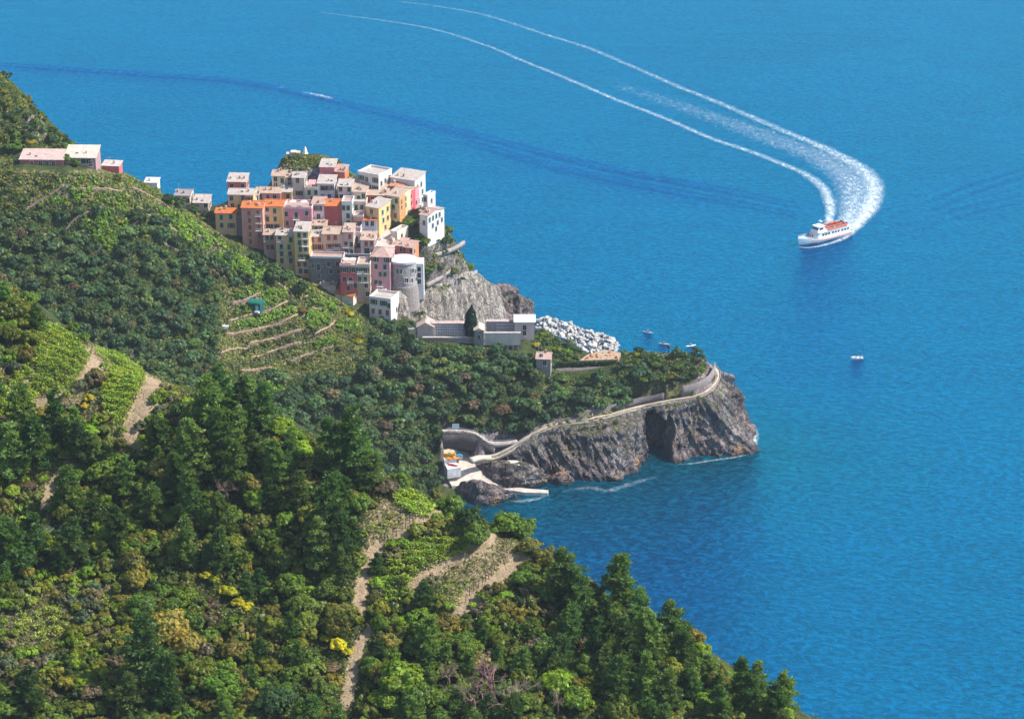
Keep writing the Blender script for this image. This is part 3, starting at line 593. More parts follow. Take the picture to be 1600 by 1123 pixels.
def sea_sheet():
    xs = np.unique(np.concatenate([np.linspace(-3000, -300, 12), np.arange(-300, 300.1, 2.0), np.linspace(300, 3000, 12)]))
    ys = np.unique(np.concatenate([np.linspace(-1500, 560, 12), np.arange(560, 820, 3.0), np.arange(820, 1500, 1.6), np.linspace(1500, 4500, 14)]))
    X, Y = np.meshgrid(xs, ys); Z = sea_z(X, Y)
    coast = [S(u, v, 0)[:2] for u, v in [(600,800),(740,790),(850,770),(900,750),(960,750),(1000,715),(1060,722),(1165,708)]]
    d, _, _ = segdist(X, Y, coast); sh = np.clip(1-d/75, 0, 1)**1.3
    coast2 = [(25,850),(50,835),(75,780)]; d2, _, _ = segdist(X, Y, coast2); sh = np.maximum(sh, .25*np.clip(1-d2/25, 0, 1))
    nx = len(xs); I = (np.arange(len(ys)-1)[:, None]*nx+np.arange(nx-1)[None, :]).ravel()
    me = mesh_np('sea', np.stack([X, Y, Z], -1).reshape(-1, 3), np.stack([I, I+1, I+nx+1, I+nx], 1), M_SEA, True, {'shore': ('FLOAT', sh.ravel()), 'slick': ('FLOAT', Z.ravel()*0)})
    obj('sea', me)['kind'] = 'structure'
sea_sheet()
def foam(name, label, line, widths, power, n=120, m=10, world=None, zoff=.14):
    pts = np.array(world if world else [S(u, v, 0)[:2] for u, v in line]); c = smooth_line(pts, n); t = np.gradient(c, axis=0); t /= np.linalg.norm(t, axis=1)[:, None]
    nr = np.stack([-t[:, 1], t[:, 0]], 1); q = np.linspace(0, 1, n)
    w = np.interp(q, np.linspace(0, 1, len(widths)), widths); pw = np.interp(q, np.linspace(0, 1, len(power)), power)
    s = np.linspace(-1, 1, m); P = c[:, None]+nr[:, None]*(s[None, :, None]*w[:, None, None])
    Z = sea_z(P[..., 0], P[..., 1])+zoff
    a = pw[:, None]*np.clip(1.1-np.abs(s)[None, :]**1.5*1.6, -.4, 1)
    I = (np.arange(n-1)[:, None]*m+np.arange(m-1)[None, :]).ravel()
    o = obj(name, mesh_np(name, np.concatenate([P, Z[..., None]], -1).reshape(-1, 3), np.stack([I, I+1, I+m+1, I+m], 1), M_FOAM, True, {'foam': ('FLOAT', a.ravel())}))
    return tag(o, label, 'foam', 'white foam trails on the sea', 'stuff')
foam('wake_foam', 'inner white foam trail curving away behind the ferry', [(1294,352),(1298,330),(1295,312),(1284,292),(1262,275),(1240,264),(1180,240),(1110,216),(1040,186),(960,155),(880,121),(820,97),(760,72),(680,47),(600,33),(500,20)], [3.2,4.8,4.8,4.2,3.6,3.2,3.0,2.8,2.6,2.5], [1.1,1.05,.92,.82,.78,.76,.72,.64,.56,.4], 260, 12, zoff=.16)
foam('wake_foam', 'outer white foam trail, the wider one, curving away behind the ferry', [(1318,366),(1345,345),(1362,318),(1366,292),(1352,268),(1320,248),(1280,228),(1240,212),(1180,186),(1120,160),(1060,136),(1000,110),(920,76),(850,54),(760,25),(680,10),(620,3)], [3.5,6.8,7.5,6.6,5.4,4.6,4,3.6,3.4,3.2,3], [1.3,1.22,1.08,.94,.82,.74,.68,.62,.56,.5,.38], 260, 12, zoff=.20)
foam('wake_foam', 'broad churned foam between the two trails behind the ferry', [(1312,362),(1330,338),(1338,312),(1336,290),(1318,268),(1280,245),(1220,222),(1140,192),(1060,165),(980,138),(900,106)], [4,10,15,17,18,18,17,16,15,14,12], [1.2,1.0,.88,.78,.68,.6,.52,.45,.38,.3,.1], 200, 14, zoff=.12)
foam('wave_foam', 'small white crests on the dark wave line far out', [(470,146),(490,149),(508,153),(525,158)], [2.2,3.2,2.2], [.35,.9,.3], 40, 8, zoff=.5)
foam('wave_foam', 'faint white speck line on the dark wave line, left of the crests', [(425,136),(440,138),(455,142)], [1.5,2,1.5], [.1,.55,.1], 20, 6, zoff=.5)

# ------------------------------------------------------------------ cliffs and sea rocks
def cliff(name, label, cols, nu, nv, amp, seed, mat, cave=None, lip=2.5, vert=1.0):
    top = smooth_line([c[0] for c in cols], nu); bot = smooth_line([c[1] for c in cols], nu)
    t = np.gradient((top+bot)/2, axis=0); t[:, 2] = 0; t /= np.linalg.norm(t, axis=1)[:, None]
    out = np.stack([t[:, 1], -t[:, 0], t[:, 2]*0], 1)
    q = np.linspace(0, 1, nv)[None, :, None]
    P = bot[:, None]*(1-q)+top[:, None]*q
    s = np.cumsum(np.r_[0, np.linalg.norm(np.diff((top+bot)/2, axis=0), axis=1)])
    SS = s[:, None]+0*q[..., 0]; Z0 = P[..., 2]; ZZ = Z0*vert
    lean = SS*.16+ZZ*.10
    d = 1.25*(1-2*np.abs(vnoise(np.stack([SS*.085+ZZ*.035, ZZ*.02, ZZ*0], -1), seed+70))**.7)+.8*ridged(np.stack([lean, ZZ*.045+SS*.02, ZZ*0], -1), 3, seed)+.45*ridged(np.stack([SS*.42+ZZ*.16, ZZ*.13, ZZ*0], -1), 3, seed+9)+.25*fbm(np.stack([SS*.9, ZZ*.9, ZZ*0], -1), 3, seed+20)
    wx = SS*.55+1.6*fbm(np.stack([SS*.12, ZZ*.12, ZZ*0], -1), 2, seed+40); wz = ZZ*.30+SS*.12+1.2*fbm(np.stack([SS*.15, ZZ*.15, ZZ*0+5], -1), 2, seed+41)
    blk = _h(np.floor(wx).astype(np.int64), np.floor(wz).astype(np.int64), np.zeros(wx.shape, np.int64), seed)-.5
    blk2 = _h(np.floor(wx*2.3+.4).astype(np.int64), np.floor(wz*2.6+.7).astype(np.int64), np.ones(wx.shape, np.int64), seed)-.5
    d = d+.42*blk+.20*blk2+.28*ridged(np.stack([SS*1.0+ZZ*.4, ZZ*.30, ZZ*0], -1), 3, seed+50)
    d = d*amp
    fade = np.clip((1-q[..., 0])*6, .15, 1); d = d*fade
    if cave:
        cu, cw, ch, cd = cave; wob = 1.5*fbm(np.stack([ZZ*.22, SS*.02, ZZ*0], -1), 3, 91); g = np.clip(1-(np.abs(SS+wob-cu*s[-1])/cw)**2.2, 0, 1); hgt = ch*np.sqrt(g)*(1+.28*fbm(np.stack([SS*.28, ZZ*0, ZZ*0], -1), 3, 92))
        m = np.clip((hgt-Z0)/1.6, 0, 1)*(g > 0); d = d*(1-m*.5)-cd*m*np.clip(g*1.8, 0, 1)
    P = P+out[:, None]*d[..., None]
    lipr = P[:, -1]-out*lip-np.array([0, 0, .5]); P = np.concatenate([P, lipr[:, None]], 1); nv += 1
    I = (np.arange(nu-1)[:, None]*nv+np.arange(nv-1)[None, :]).ravel()
    o = obj(name, mesh_np(name, P.reshape(-1, 3), np.stack([I, I+nv, I+nv+1, I+1], 1), mat, False))
    o['kind'] = 'structure'; return o
B0 = lambda u, v: np.array(S(u, v, -1.0)); TT = lambda u, v, y: np.array(G(u, v, y))
cliff('headland_cliff', '', [(TT(775,716,716.5), B0(790,752)), (TT(800,703,717.5), B0(815,752)), (TT(825,688,719), B0(835,750)), (TT(850,674,722.5), B0(862,751)), (TT(880,665,725), B0(900,752)), (TT(915,660,727.5), B0(935,752)), (TT(950,653,730), B0(965,748)), (TT(978,645,735), B0(985,735)),
 (TT(1000,640,739), B0(1005,722)), (TT(1040,632,740), B0(1030,724)), (TT(1080,625,741), B0(1080,722)), (TT(1105,617,743), B0(1125,715)), (TT(1120,606,747), B0(1170,708)), (TT(1125,592,752), B0(1174,690)), (TT(1122,580,758), B0(1160,662)), (TT(1112,570,766), B0(1140,630)), (TT(1090,562,772), B0(1100,612))], 420, 60, 2.3, 31, M_ROCK, cave=(.455, 6.0, 13.5, 13))
cliff('village_cliff', '', [(TT(612,458,784), TT(615,520,778)), (TT(632,452,790), TT(640,515,784)), (TT(660,446,803), TT(668,525,797)), (TT(700,440,814), TT(708,528,809)), (TT(728,424,826), TT(742,530,818)), (TT(748,428,838), TT(772,515,834)), (TT(755,436,848), TT(784,500,850)), (TT(752,440,858), TT(782,480,866)), (TT(740,440,866), TT(760,470,880))], 260, 60, 2.2, 77, M_ROCKP, vert=.22)
def rock_mesh(name, seed, mat, sub=3, rough=.35, flat=1.0):
    bm = bmesh.new(); bmesh.ops.create_icosphere(bm, subdivisions=sub, radius=1)
    P = np.array([v.co[:] for v in bm.verts]); k = 1+rough*ridged(P*1.1+seed*3.7, 3, seed)+rough*.35*fbm(P*3.3+seed, 3, seed+5)
    # a few cutting planes give facets
    rg = np.random.default_rng(seed)
    for _ in range(7):
        n = rg.normal(size=3); n /= np.linalg.norm(n); dcut = rg.uniform(.55, .85); dd = P@n
        P = np.where((dd > dcut)[:, None], P-n[None, :]*((dd-dcut)*.85)[:, None], P)
    P = P*k[:, None]; P[:, 2] *= flat
    for v, p in zip(bm.verts, P): v.co = p
    me = bpy.data.meshes.new(name); bm.to_mesh(me); bm.free(); me.materials.append(mat); return me
def rock(name, label, p, size, seed, mat=M_ROCK, rz=0, sub=4, rough=.4):
    o = obj(name, rock_mesh(name, seed, mat, sub, rough)); o.location = p; o.scale = size; o.rotation_euler = (0, 0, rz)
    return tag(o, label, 'rock', 'dark rocks standing at the foot of the shore')
rock('sea_rock', 'small dark rock alone in the water beyond the village cliff', S(789,458,0), (4.2,3.4,3.6), 3)
rock('sea_rock', 'jagged pale and dark rock behind the white roofed cemetery block', S(806,497,0), (6.5,5,8.0), 5)
rock('sea_rock', 'lower rock hump leaning against the jagged rock by the harbour', S(788,503,0), (4.5,4,6.0), 8)
rock('shore_rock', 'big dark slanting rock beside the boat ramp', S(800,748,1.5), (10.5,5.2,5.0), 12, rz=-.25, sub=5)
rock('shore_rock', 'dark rock mound in front of the ramp and jetty', S(757,775,0.3), (8.5,5,4.6), 15, rz=-.2, sub=5)
rock('shore_rock', 'low rock ledge with a white slab on top', S(800,731,3), (7,4,3.2), 18, rz=-.3)
rock('shore_rock', 'rust brown rock toe in the surf at the tip of the headland', S(1152,676,0), (5.5,5,3.6), 21)
rock('shore_rock', 'ochre rock toe low at the outer tip of the headland', S(1150,700,0), (6,3.6,3.0), 24)
rock('shore_rock', 'dark broken rock at the foot of the ribbed cliff', S(958,745,0), (4.2,3,2.5), 27)
rock('shore_rock', 'small dark rock left of the sea cave mouth', S(880,752,0), (3.5,2.5,2.4), 30)
foam('shore_foam', 'white surf breaking around the headland tip', None, [1.2,2.6,2.8,1.6], [.5,.95,1,.6], 60, 8, world=[S(1155,645,0)[:2], S(1168,660,0)[:2], S(1178,675,0)[:2], S(1176,695,0)[:2], S(1168,709,0)[:2]])
foam('shore_foam', 'thin surf line along the foot of the cave cliff', None, [.9,1.3,1.2,.9], [.5,.8,.75,.6], 60, 6, world=[S(u, v, 0)[:2] for u, v in [(1060,726),(1085,724),(1110,720),(1140,716),(1166,711)]])
foam('shore_foam', 'white patch of surf below the ribbed cliff', None, [1.5,2.0,1.4], [.5,.9,.5], 30, 6, world=[S(u, v, 0)[:2] for u, v in [(893,745),(907,747),(920,749)]])
foam('shore_foam', 'faint streak of foam drifting out from the ribbed cliff', None, [2,3,3,2], [.35,.55,.5,.3], 50, 8, world=[S(u, v, 0)[:2] for u, v in [(880,768),(920,762),(950,766),(1000,752),(1030,745)]])
foam('shore_foam', 'surf washing along the jetty', None, [1.2,2.4,2.0,1], [.4,.7,.6,.3], 40, 8, world=[S(u, v, 0)[:2] for u, v in [(795,783),(815,783),(840,779),(862,772)]])

# ------------------------------------------------------------------ house builder
def unit_box(name, mat, x0=-.5, x1=.5, y0=-.5, y1=.5, z0=-.5, z1=.5): return MB().box(x0,x1,y0,y1,z0,z1).mesh(name, mat)
def frame_mesh(w, h, sill=True):
    m = MB(); t = .11
    m.box(-w/2-t,-w/2,-.07,.03,-h/2-t,h/2+t); m.box(w/2,w/2+t,-.07,.03,-h/2-t,h/2+t); m.box(-w/2,w/2,-.07,.03,h/2,h/2+t)
    m.box(-w/2-t-.06,w/2+t+.06,-.2,.03,-h/2-t-.1,-h/2-t+.005); m.box(-.03,.03,-.05,.02,-h/2,h/2)
    return m.mesh('window', M_PAINT)
WIN_SIZE = {'s': (1.12, 1.7), 'd': (1.12, 1.7), 'D': (1.1, 2.3), 'W': (3.2, 1.6), 'G': (1.8, 2.0)}
ME_FR = {k: frame_mesh(*v) for k, v in WIN_SIZE.items()}
ME_PANE = {k: unit_box('pane', M_GLASS, -v[0]/2, v[0]/2, -.02, .02, -v[1]/2, v[1]/2) for k, v in WIN_SIZE.items()}
def shutter_mesh(w, h):
    m = MB(); m.box(-w/2, w/2, -.025, .025, -h/2, h/2)
    for k in range(5):
        z = -h/2+h*(k+.5)/5; m.box(-w/2+.06, w/2-.06, -.05, -.024, z-.06, z+.06)
    return m.mesh('shutter', M_SHUT)
ME_SH = {k: shutter_mesh(v[0]/2-.01, v[1]) for k, v in WIN_SIZE.items()}
ME_CHIM = (lambda m: (m.box(-.35,.35,-.3,.3,-.6,1.1), m.box(-.45,.45,-.4,.4,1.1,1.22), m.box(-.3,-.1,-.2,.2,1.22,1.4), m.box(.1,.3,-.2,.2,1.22,1.4), m.mesh('chimney', M_PLASTER))[-1])(MB())
def balcony_mesh(w=2.2):
    m = MB(); m.box(-w/2, w/2, -.95, .0, -.14, 0); m.box(-w/2, w/2, -.95, -.90, .95, 1.0); m.box(-w/2, -w/2+.05, -.95, 0, .95, 1.0); m.box(w/2-.05, w/2, -.95, 0, .95, 1.0)
    k = int(w/.28)
    for i in range(k+1):
        x = -w/2+.02+(w-.04)*i/k; m.box(x-.02, x+.02, -.945, -.905, 0, .95)
    return m.mesh('balcony', M_PAINT)
ME_BALC = balcony_mesh()
ME_LAUNDRY = (lambda m: ([m.box(-1+.45*i, -.65+.45*i, -.02, .02, -.6-.1*(i % 2), 0) for i in range(5)], m.mesh('laundry', M_PAINT))[-1])(MB())
GREENS = [(.02,.09,.06),(.03,.12,.07),(.03,.10,.09),(.05,.14,.08)]
def window(root, kind, x, z, y=0.0, rz=0.0, h=99):
    k0 = kind[0]; sz = 'D' if k0 == 'D' else ('W' if k0 == 'W' else ('G' if k0 == 'G' else 's'))
    w, hh = WIN_SIZE[sz]
    f = obj('window', ME_FR[sz], root, (.58,.53,.50)); f.location = (x, y-.02, z) if rz == 0 else (x+.02, y, z); f.rotation_euler = (0, 0, rz)
    p = obj('pane', ME_PANE[sz], f); p.location = (0, .0, 0)
    g = random.choice(GREENS); red = (.42,.09,.06)
    if k0 in 'gDG':
        for s in (-1, 1): q = obj('shutter', ME_SH[sz], f, g); q.location = (s*w/4, -.045, 0)
    elif k0 == 'r':
        for s in (-1, 1): q = obj('shutter', ME_SH[sz], f, red); q.location = (s*w/4, -.045, 0)
    elif k0 in 'oR':
        for s in (-1, 1): q = obj('shutter', ME_SH[sz], f, g if k0 == 'o' else red); q.location = (s*(w*.75+.14), -.05, 0)
    if kind.endswith('b'):
        b = obj('balcony', ME_BALC, root, random.choice([(.55,.50,.48),(.72,.68,.66),(.4,.36,.36)])); b.location = (x, y-.02, z-hh/2-.25); b.rotation_euler = (0, 0, rz)
        if random.random() < .5: l = obj('laundry', ME_LAUNDRY, b, random.choice([(.8,.8,.82),(.75,.76,.85),(.7,.5,.5)])); l.location = (0, -1.0, .9)
def house(h):
    r = obj(h['name'], None); r.location = h['base']; r.rotation_euler = (0, 0, -h['ph'])
    tag(r, h['label'], 'house', 'houses stacked up the village slope')
    w, d, H, rise, dn = h['w'], h['depth'], h['h'], h['rise'], -4.0
    wm = M_STONE if h['mat'] == 'stone' else M_PLASTER; o = .32; rt = h['roof']
    m = MB(); y1 = d
    if rt == 'gable':
        v = [(0,0,dn),(w,0,dn),(w,d,dn),(0,d,dn),(0,0,H),(w,0,H),(w,d,H),(0,d,H),(0,d/2,H+rise),(w,d/2,H+rise)]
        m.add(v, [(0,1,5,4),(1,2,6,9,5),(2,3,7,6),(3,0,4,8,7),(4,5,9,8),(7,8,9,6)])
    elif rt == 'mono':
        v = [(0,0,dn),(w,0,dn),(w,d,dn),(0,d,dn),(0,0,H),(w,0,H),(w,d,H+rise),(0,d,H+rise)]
        m.add(v, [(0,1,5,4),(1,2,6,5),(2,3,7,6),(3,0,4,7),(4,5,6,7)])
    else: m.box(0, w, 0, d, dn, H)
    obj('wall', m.mesh('wall', wm), r, h['wall'] if h['mat'] else tuple(.93*a+.07*b for a, b in zip(h['wall'], (.76, .62, .55))))
    m = MB(); sl = rise/(d/2); t = .13
    def slab(p, n=t):
        p = [Vector(q) for q in p]; m.add(p+[q+Vector((0, 0, n)) for q in p], [(3,2,1,0),(4,5,6,7),(0,1,5,4),(1,2,6,5),(2,3,7,6),(3,0,4,7)])
    e = .02
    if rt == 'gable':
        slab([(-o,-o,H-sl*o+e),(w+o,-o,H-sl*o+e),(w+o,d/2,H+rise+e),(-o,d/2,H+rise+e)])
        slab([(-o,d/2+.002,H+rise+e),(w+o,d/2+.002,H+rise+e),(w+o,d+o,H-sl*o+e),(-o,d+o,H-sl*o+e)])
        m.box(-o, w+o, d/2-.12, d/2+.12, H+rise+.12, H+rise+.24)
    elif rt == 'mono':
        s1 = rise/d; slab([(-o,-o,H-s1*o+e),(w+o,-o,H-s1*o+e),(w+o,d+o,H+rise+s1*o+e),(-o,d+o,H+rise+s1*o+e)])
    elif rt == 'hip':
        k = min(w, d)*.42; R = 1.9
        v = [(-o,-o,H+e),(w+o,-o,H+e),(w+o,d+o,H+e),(-o,d+o,H+e),(k,d/2,H+R),(w-k,d/2,H+R)] if w > 2*k else [(-o,-o,H+e),(w+o,-o,H+e),(w+o,d+o,H+e),(-o,d+o,H+e),(w/2-.1,d/2,H+R),(w/2+.1,d/2,H+R)]
        m.add(v, [(0,1,5,4),(1,2,5),(2,3,4,5),(3,0,4),(3,2,1,0)])
    else: m.box(.16, w-.16, .16, d-.16, H+.004, H+.06)
    rf = obj('roof', m.mesh('roof', M_TILE), r, h['rcol'])
    if rt == 'flat':
        m = MB(); a, b, q = .16, .75, .004
        m.box(-.06,w+.06,-.06,a,H,H+b); m.box(-.06,w+.06,d-a,d+.06,H,H+b); m.box(-.06,a,a+q,d-a-q,H,H+b); m.box(w-a,w+.06,a+q,d-a-q,H,H+b)
        obj('parapet', m.mesh('parapet', M_PLASTER), r, tuple(.5*c+.4 for c in h['wall']))
    elif rt != 'hip':
        for _ in range(random.choice([1, 1, 2, 3])):
            c = obj('chimney', ME_CHIM, rf, random.choice([(.6,.5,.45),(.72,.66,.6),(.5,.3,.22)])); fy = random.uniform(.15, .45); c.location = (random.uniform(.1, .9)*w, d*fy, H+rise*(2*fy if rt == 'gable' else fy)+.05); c.scale = (.8,)*3
        if random.random() < .5:
            fy = random.uniform(.15, .35); q = obj('skylight', MB().box(-.45,.45,-.35,.35,0,.14).mesh('skylight', M_GLASS), rf); q.location = (random.uniform(.2, .8)*w, d*fy, H+rise*(2*fy if rt == 'gable' else fy)+.16)
    if random.random() < .6:
        q = obj('aerial', MB().tube([(0,0,0),(0,0,2.2)], .04, 4).box(-.5,.5,-.03,.03,1.9,1.96).box(-.35,.35,-.03,.03,1.6,1.66).mesh('aerial', M_PAINT), rf, (.45,.45,.47)); q.location = (random.uniform(.1, .9)*w, d*.5, H+(rise if rt == 'gable' else rise*.5)+.05 if rt != 'flat' else H+.06)
    s = w/(h['uc']-h['u0']); vs = H/(h['vb']-h['ve'])
    for u, v, k in h['wins']:
        x = (u-h['u0'])*s; z = (h['vb']-v)*vs
        x = min(max(x, .65), w-.65); window(r, k, x, min(z, H-.85), -.0)
    if h['wins'] and rt != 'hip' and h['name'] == 'house':
        have = [((u-h['u0'])*s, (h['vb']-v)*vs) for u, v, _ in h['wins']]; gs = random.choice(['g', 'g', 'd', 'o', 'r'])
        for iz in range(int(H/2.9)):
            z = H-1.5-2.9*iz
            if z < 1.2: break
            nx = max(1, int(w/2.3))
            for ix in range(nx):
                x = w*(ix+.5)/nx+random.uniform(-.15, .15)
                if all(abs(x-a) > 1.75 or abs(z-b) > 2.1 for a, b in have) and .7 < x < w-.7 and random.random() < .8: window(r, gs, x, z); have.append((x, z))
    if not h['side'] and h['rot'] >= 3 and h['wins']:
        for iz in range(int(H/2.9)):
            for fx in (.3, .7):
                if H-1.5-2.9*iz > 1.2 and random.random() < .75: window(r, random.choice('ggd'), w, H-1.5-2.9*iz, d*fx, math.pi/2)
    for fx, fz, k in h['side']: window(r, k, w, H*fz-0.1 if H*fz > 1.2 else 1.2, d*fx, math.pi/2)
    for e_ in h['extra']:
        if e_ == 'rail':
            m = MB(); m.box(0, w, .0, .05, H+1.3, H+1.36)
            for i in range(int(w/.6)+1): m.box(i*.6, i*.6+.04, .005, .045, H+.75, H+1.3)
            obj('railing', m.mesh('railing', M_PAINT), r, (.7,.66,.66))
        if e_ == 'awning':
            m = MB(); slab2 = [(w*.25,.4,H+1.6),(w*.8,.4,H+1.6),(w*.8,3.2,H+2.4),(w*.25,3.2,H+2.4)]
            m.add(slab2+[(a, b, c+.06) for a, b, c in slab2], [(3,2,1,0),(4,5,6,7),(0,1,5,4),(1,2,6,5),(2,3,7,6),(3,0,4,7)])
            for px in (.26, .79): m.box(w*px-.04, w*px+.04, .42, .5, H, H+1.6); m.box(w*px-.04, w*px+.04, 3.1, 3.18, H, H+2.38)
            obj('awning', m.mesh('awning', M_PAINT), r, (.85,.35,.36))
        if e_ == 'bands':
            cs = [(.80,.36,.14),(.82,.62,.40),(.74,.12,.16),(.70,.30,.30)]
            ed = [0, .3, .58, .8, 1.0]
            for i in range(4):
                m = MB(); m.box(w+.004, w+.09, d*ed[i]+.01, d*ed[i+1]-.01, dn, H+.0-.05)
                b = obj('wall_panel', m.mesh('wall_panel', M_PLASTER), r, cs[i]); b['label'] = ('orange','cream','crimson','rosy')[i]+' stretch of the sunlit wall'
        if e_ == 'parasol':
            for px in (.3, .7):
                m = MB(); m.tube([(w*px,2.2,H),(w*px,2.2,H+2.3)], .04, 5)
                c0 = len(m.v); m.add([(w*px,2.2,H+2.6)]+[(w*px+1.3*math.cos(a*math.pi/4), 2.2+1.3*math.sin(a*math.pi/4), H+2.05) for a in range(8)], [(0, 1+a, 1+(a+1) % 8) for a in range(8)]+[tuple(range(8, 0, -1))])
                q = obj('parasol', m.mesh('parasol', M_PAINT), None, (.82,.80,.78)); q.parent = r; q.name = 'roof_terrace_shade'
    return r
for h in HOUSES: house(h)

# round bastion house
def bastion():
    x, y, z = G(630, 452, village(630, 452)-1); zt = G(630, 413, y)[2]; R = 4.4
    r = obj('bastion_house', None, None, None, (x, y+R, z)); tag(r, 'round grey bastion house with curved white terrace on the rock edge', 'house', 'houses stacked up the village slope')
    H = zt-z
    def ring(r0, r1, z0, z1, n=28):
        m = MB(); v = []; f = []
        for k in range(n):
            a = math.pi*2*k/n; c, s = math.cos(a), math.sin(a); v += [(r0*c, r0*s, z0), (r1*c, r1*s, z1)]
        for k in range(n): f.append((2*k, 2*((k+1) % n), 2*((k+1) % n)+1, 2*k+1))
        f.append(tuple(2*k+1 for k in range(n))); m.add(v, f); return m
    obj('wall', ring(R+.35, R, -5, H).mesh('wall', M_STONE, False), r, (.60,.55,.53))
    obj('base_wall', ring(R+1.2, R+.6, -8, .6).mesh('base_wall', M_STONE), r, (.48,.43,.40))
    obj('roof', ring(R+.35, R+.35, H-.25, H+.5).mesh('roof', M_PLASTER), r, (.58,.55,.56))
    for a, zz, k in [(-112,.72,'s'),(-100,.72,'s'),(-75,.35,'s'),(-45,.7,'s'),(-25,.62,'s'),(-50,.3,'s'),(-20,.28,'s')]:
        q = math.radians(a); f = obj('window', ME_FR[k], r, (.7,.68,.66)); f.location = ((R+.12)*math.cos(q), (R+.12)*math.sin(q), H*zz); f.rotation_euler = (0, 0, q+math.pi/2)
        obj('pane', ME_PANE[k], f)
    m = MB(); m.box(R*.3, R*.3+5.5, -1.0, 5, -5, H-1); obj('wing', m.mesh('wing', M_PLASTER), r, (.78,.76,.74))
    for i in range(3): window(r, 'd', R*.3+4.0, (H-1)*(.75-.28*i), -1.0)
bastion()

# ------------------------------------------------------------------ headland: cemetery, walls, paths, ramp
def px_box(u0, u1, vt, vb, y):
    """left end, width and height (metres) of an upright face seen between these picture lines at distance y"""
    a = G(u0, vb, y); b = G(u1, vb, y); t = G(u0, vt, y)
    return a, b[0]-a[0], t[2]-a[2]
def block(name, label, cat, u0, u1, vt, vb, y, depth, color, mat=None, group=None, coping=None, dn=3.0):
    p, w, h = px_box(u0, u1, vt, vb, y); r = obj(name, None, None, None, p); tag(r, label, cat, group)
    obj('wall', MB().box(0, w, 0, depth, -dn, h).mesh('wall', mat or M_STONE), r, color)
    if coping: obj('coping', MB().box(-.12, w+.12, -.12, depth+.12, h+.002, h+.22).mesh('coping', M_STONE), r, coping)
    return r, w, h
CG = 'walls and blocks of the hillside cemetery'
PINKW = (.66,.52,.47)
r, w, h = block('cemetery_wall', 'long pink retaining wall below the niche wall of the cemetery', 'wall', 661, 741, 528, 546, 762, .8, (.50,.43,.42), group=CG, coping=(.78,.68,.62))
r, w, h = block('niche_wall', 'cemetery wall with a grid of pale burial niches beside the cypress', 'wall', 674, 732, 506, 528, 767, 2.2, (.42,.33,.33), M_PLASTER, CG, (.76,.60,.54))
ME_NICHE = (lambda m: (m.box(-.34,.34,-.03,.03,-.30,.30), m.box(-.1,.1,-.06,-.03,-.12,.10), m.mesh('niche', M_PAINT))[-1])(MB())
for i in range(15):
    for j in range(5): q = obj('niche', ME_NICHE, r, random.choice([(.80,.78,.78),(.72,.70,.72),(.76,.72,.70)])); q.location = (w*(i+.6)/15.2, -.035, h*(j+.55)/5.3)
r, w, h = block('cemetery_chapel', 'low gabled cemetery building with stepped pinkish roofs near the palm', 'chapel', 652, 678, 511, 530, 766, 6, PINKW, M_PLASTER, CG)
m = MB(); m.add([(-.3,-.3,h),(w+.3,-.3,h),(w+.3,6.3,h),(-.3,6.3,h),(w/2,-.3,h+1.7),(w/2,6.3,h+1.7)], [(0,1,4),(1,2,5,4),(2,3,5),(3,0,4,5),(3,2,1,0)]); obj('roof', m.mesh('roof', M_TILE), r, (.70,.54,.48))
m = MB(); m.box(-3, -.3, .5, 6, -3, h-.8); obj('side_wing', m.mesh('side_wing', M_PLASTER), r, (.58,.47,.44))
r, w, h = block('cemetery_tower', 'slim grey chapel with pale gabled roof in front of the cypress', 'chapel', 741, 756, 516, 545, 760, 5, (.40,.37,.36), M_STONE, CG)
m = MB(); m.add([(-.25,-.4,h),(w+.25,-.4,h),(w+.25,5.4,h),(-.25,5.4,h),(w/2,-.4,h+.9),(w/2,5.4,h+.9)], [(0,1,4),(1,2,5,4),(2,3,5),(3,0,4,5),(3,2,1,0)]); obj('roof', m.mesh('roof', M_TILE), r, (.80,.70,.56))
obj('cross_window', MB().box(w*.4, w*.6, -.04, .02, h*.55, h*.72).mesh('cross_window', M_GLASS), r)
r, w, h = block('cemetery_wall', 'beige front wall of the lower cemetery court, on pillars', 'wall', 757, 813, 521, 538, 760, 1.0, (.58,.52,.47), M_PLASTER, CG, (.74,.66,.60), dn=.3)
for i in range(5): obj('pillar', MB().box(w*(.35+.15*i)-.25, w*(.35+.15*i)+.25, .1, .6, -4.0, -.31).mesh('pillar', M_STONE), r, (.62,.57,.54))
obj('back_wall', MB().box(0, w, 1.6, 2.0, -5, -.3).mesh('back_wall', M_STONE), r, (.25,.23,.25))
r, w, h = block('niche_wall', 'rear cemetery wall with small burial niches beside the white roof', 'wall', 760, 806, 503, 521, 774, 2, (.50,.41,.40), M_PLASTER, CG, (.72,.62,.57))
for i in range(9):
    for j in range(3): q = obj('niche', ME_NICHE, r, (.74,.70,.70)); q.location = (w*(.36+.62*i/9), -.035, h*(j+.8)/3.6)
r, w, h = block('cemetery_block', 'pink cemetery block with flat bright white roof at the harbour end', 'building', 804, 835, 504, 526, 769, 6.5, (.68,.55,.50), M_PLASTER, CG)
obj('roof', MB().box(-.3, w+.4, -.3, 6.9, h+.01, h+.3).mesh('roof', M_PAINT), r, (.82,.79,.72))
for i in range(2): window(r, 'd', w*.5, h*(.65-.4*i))
house_extra = []
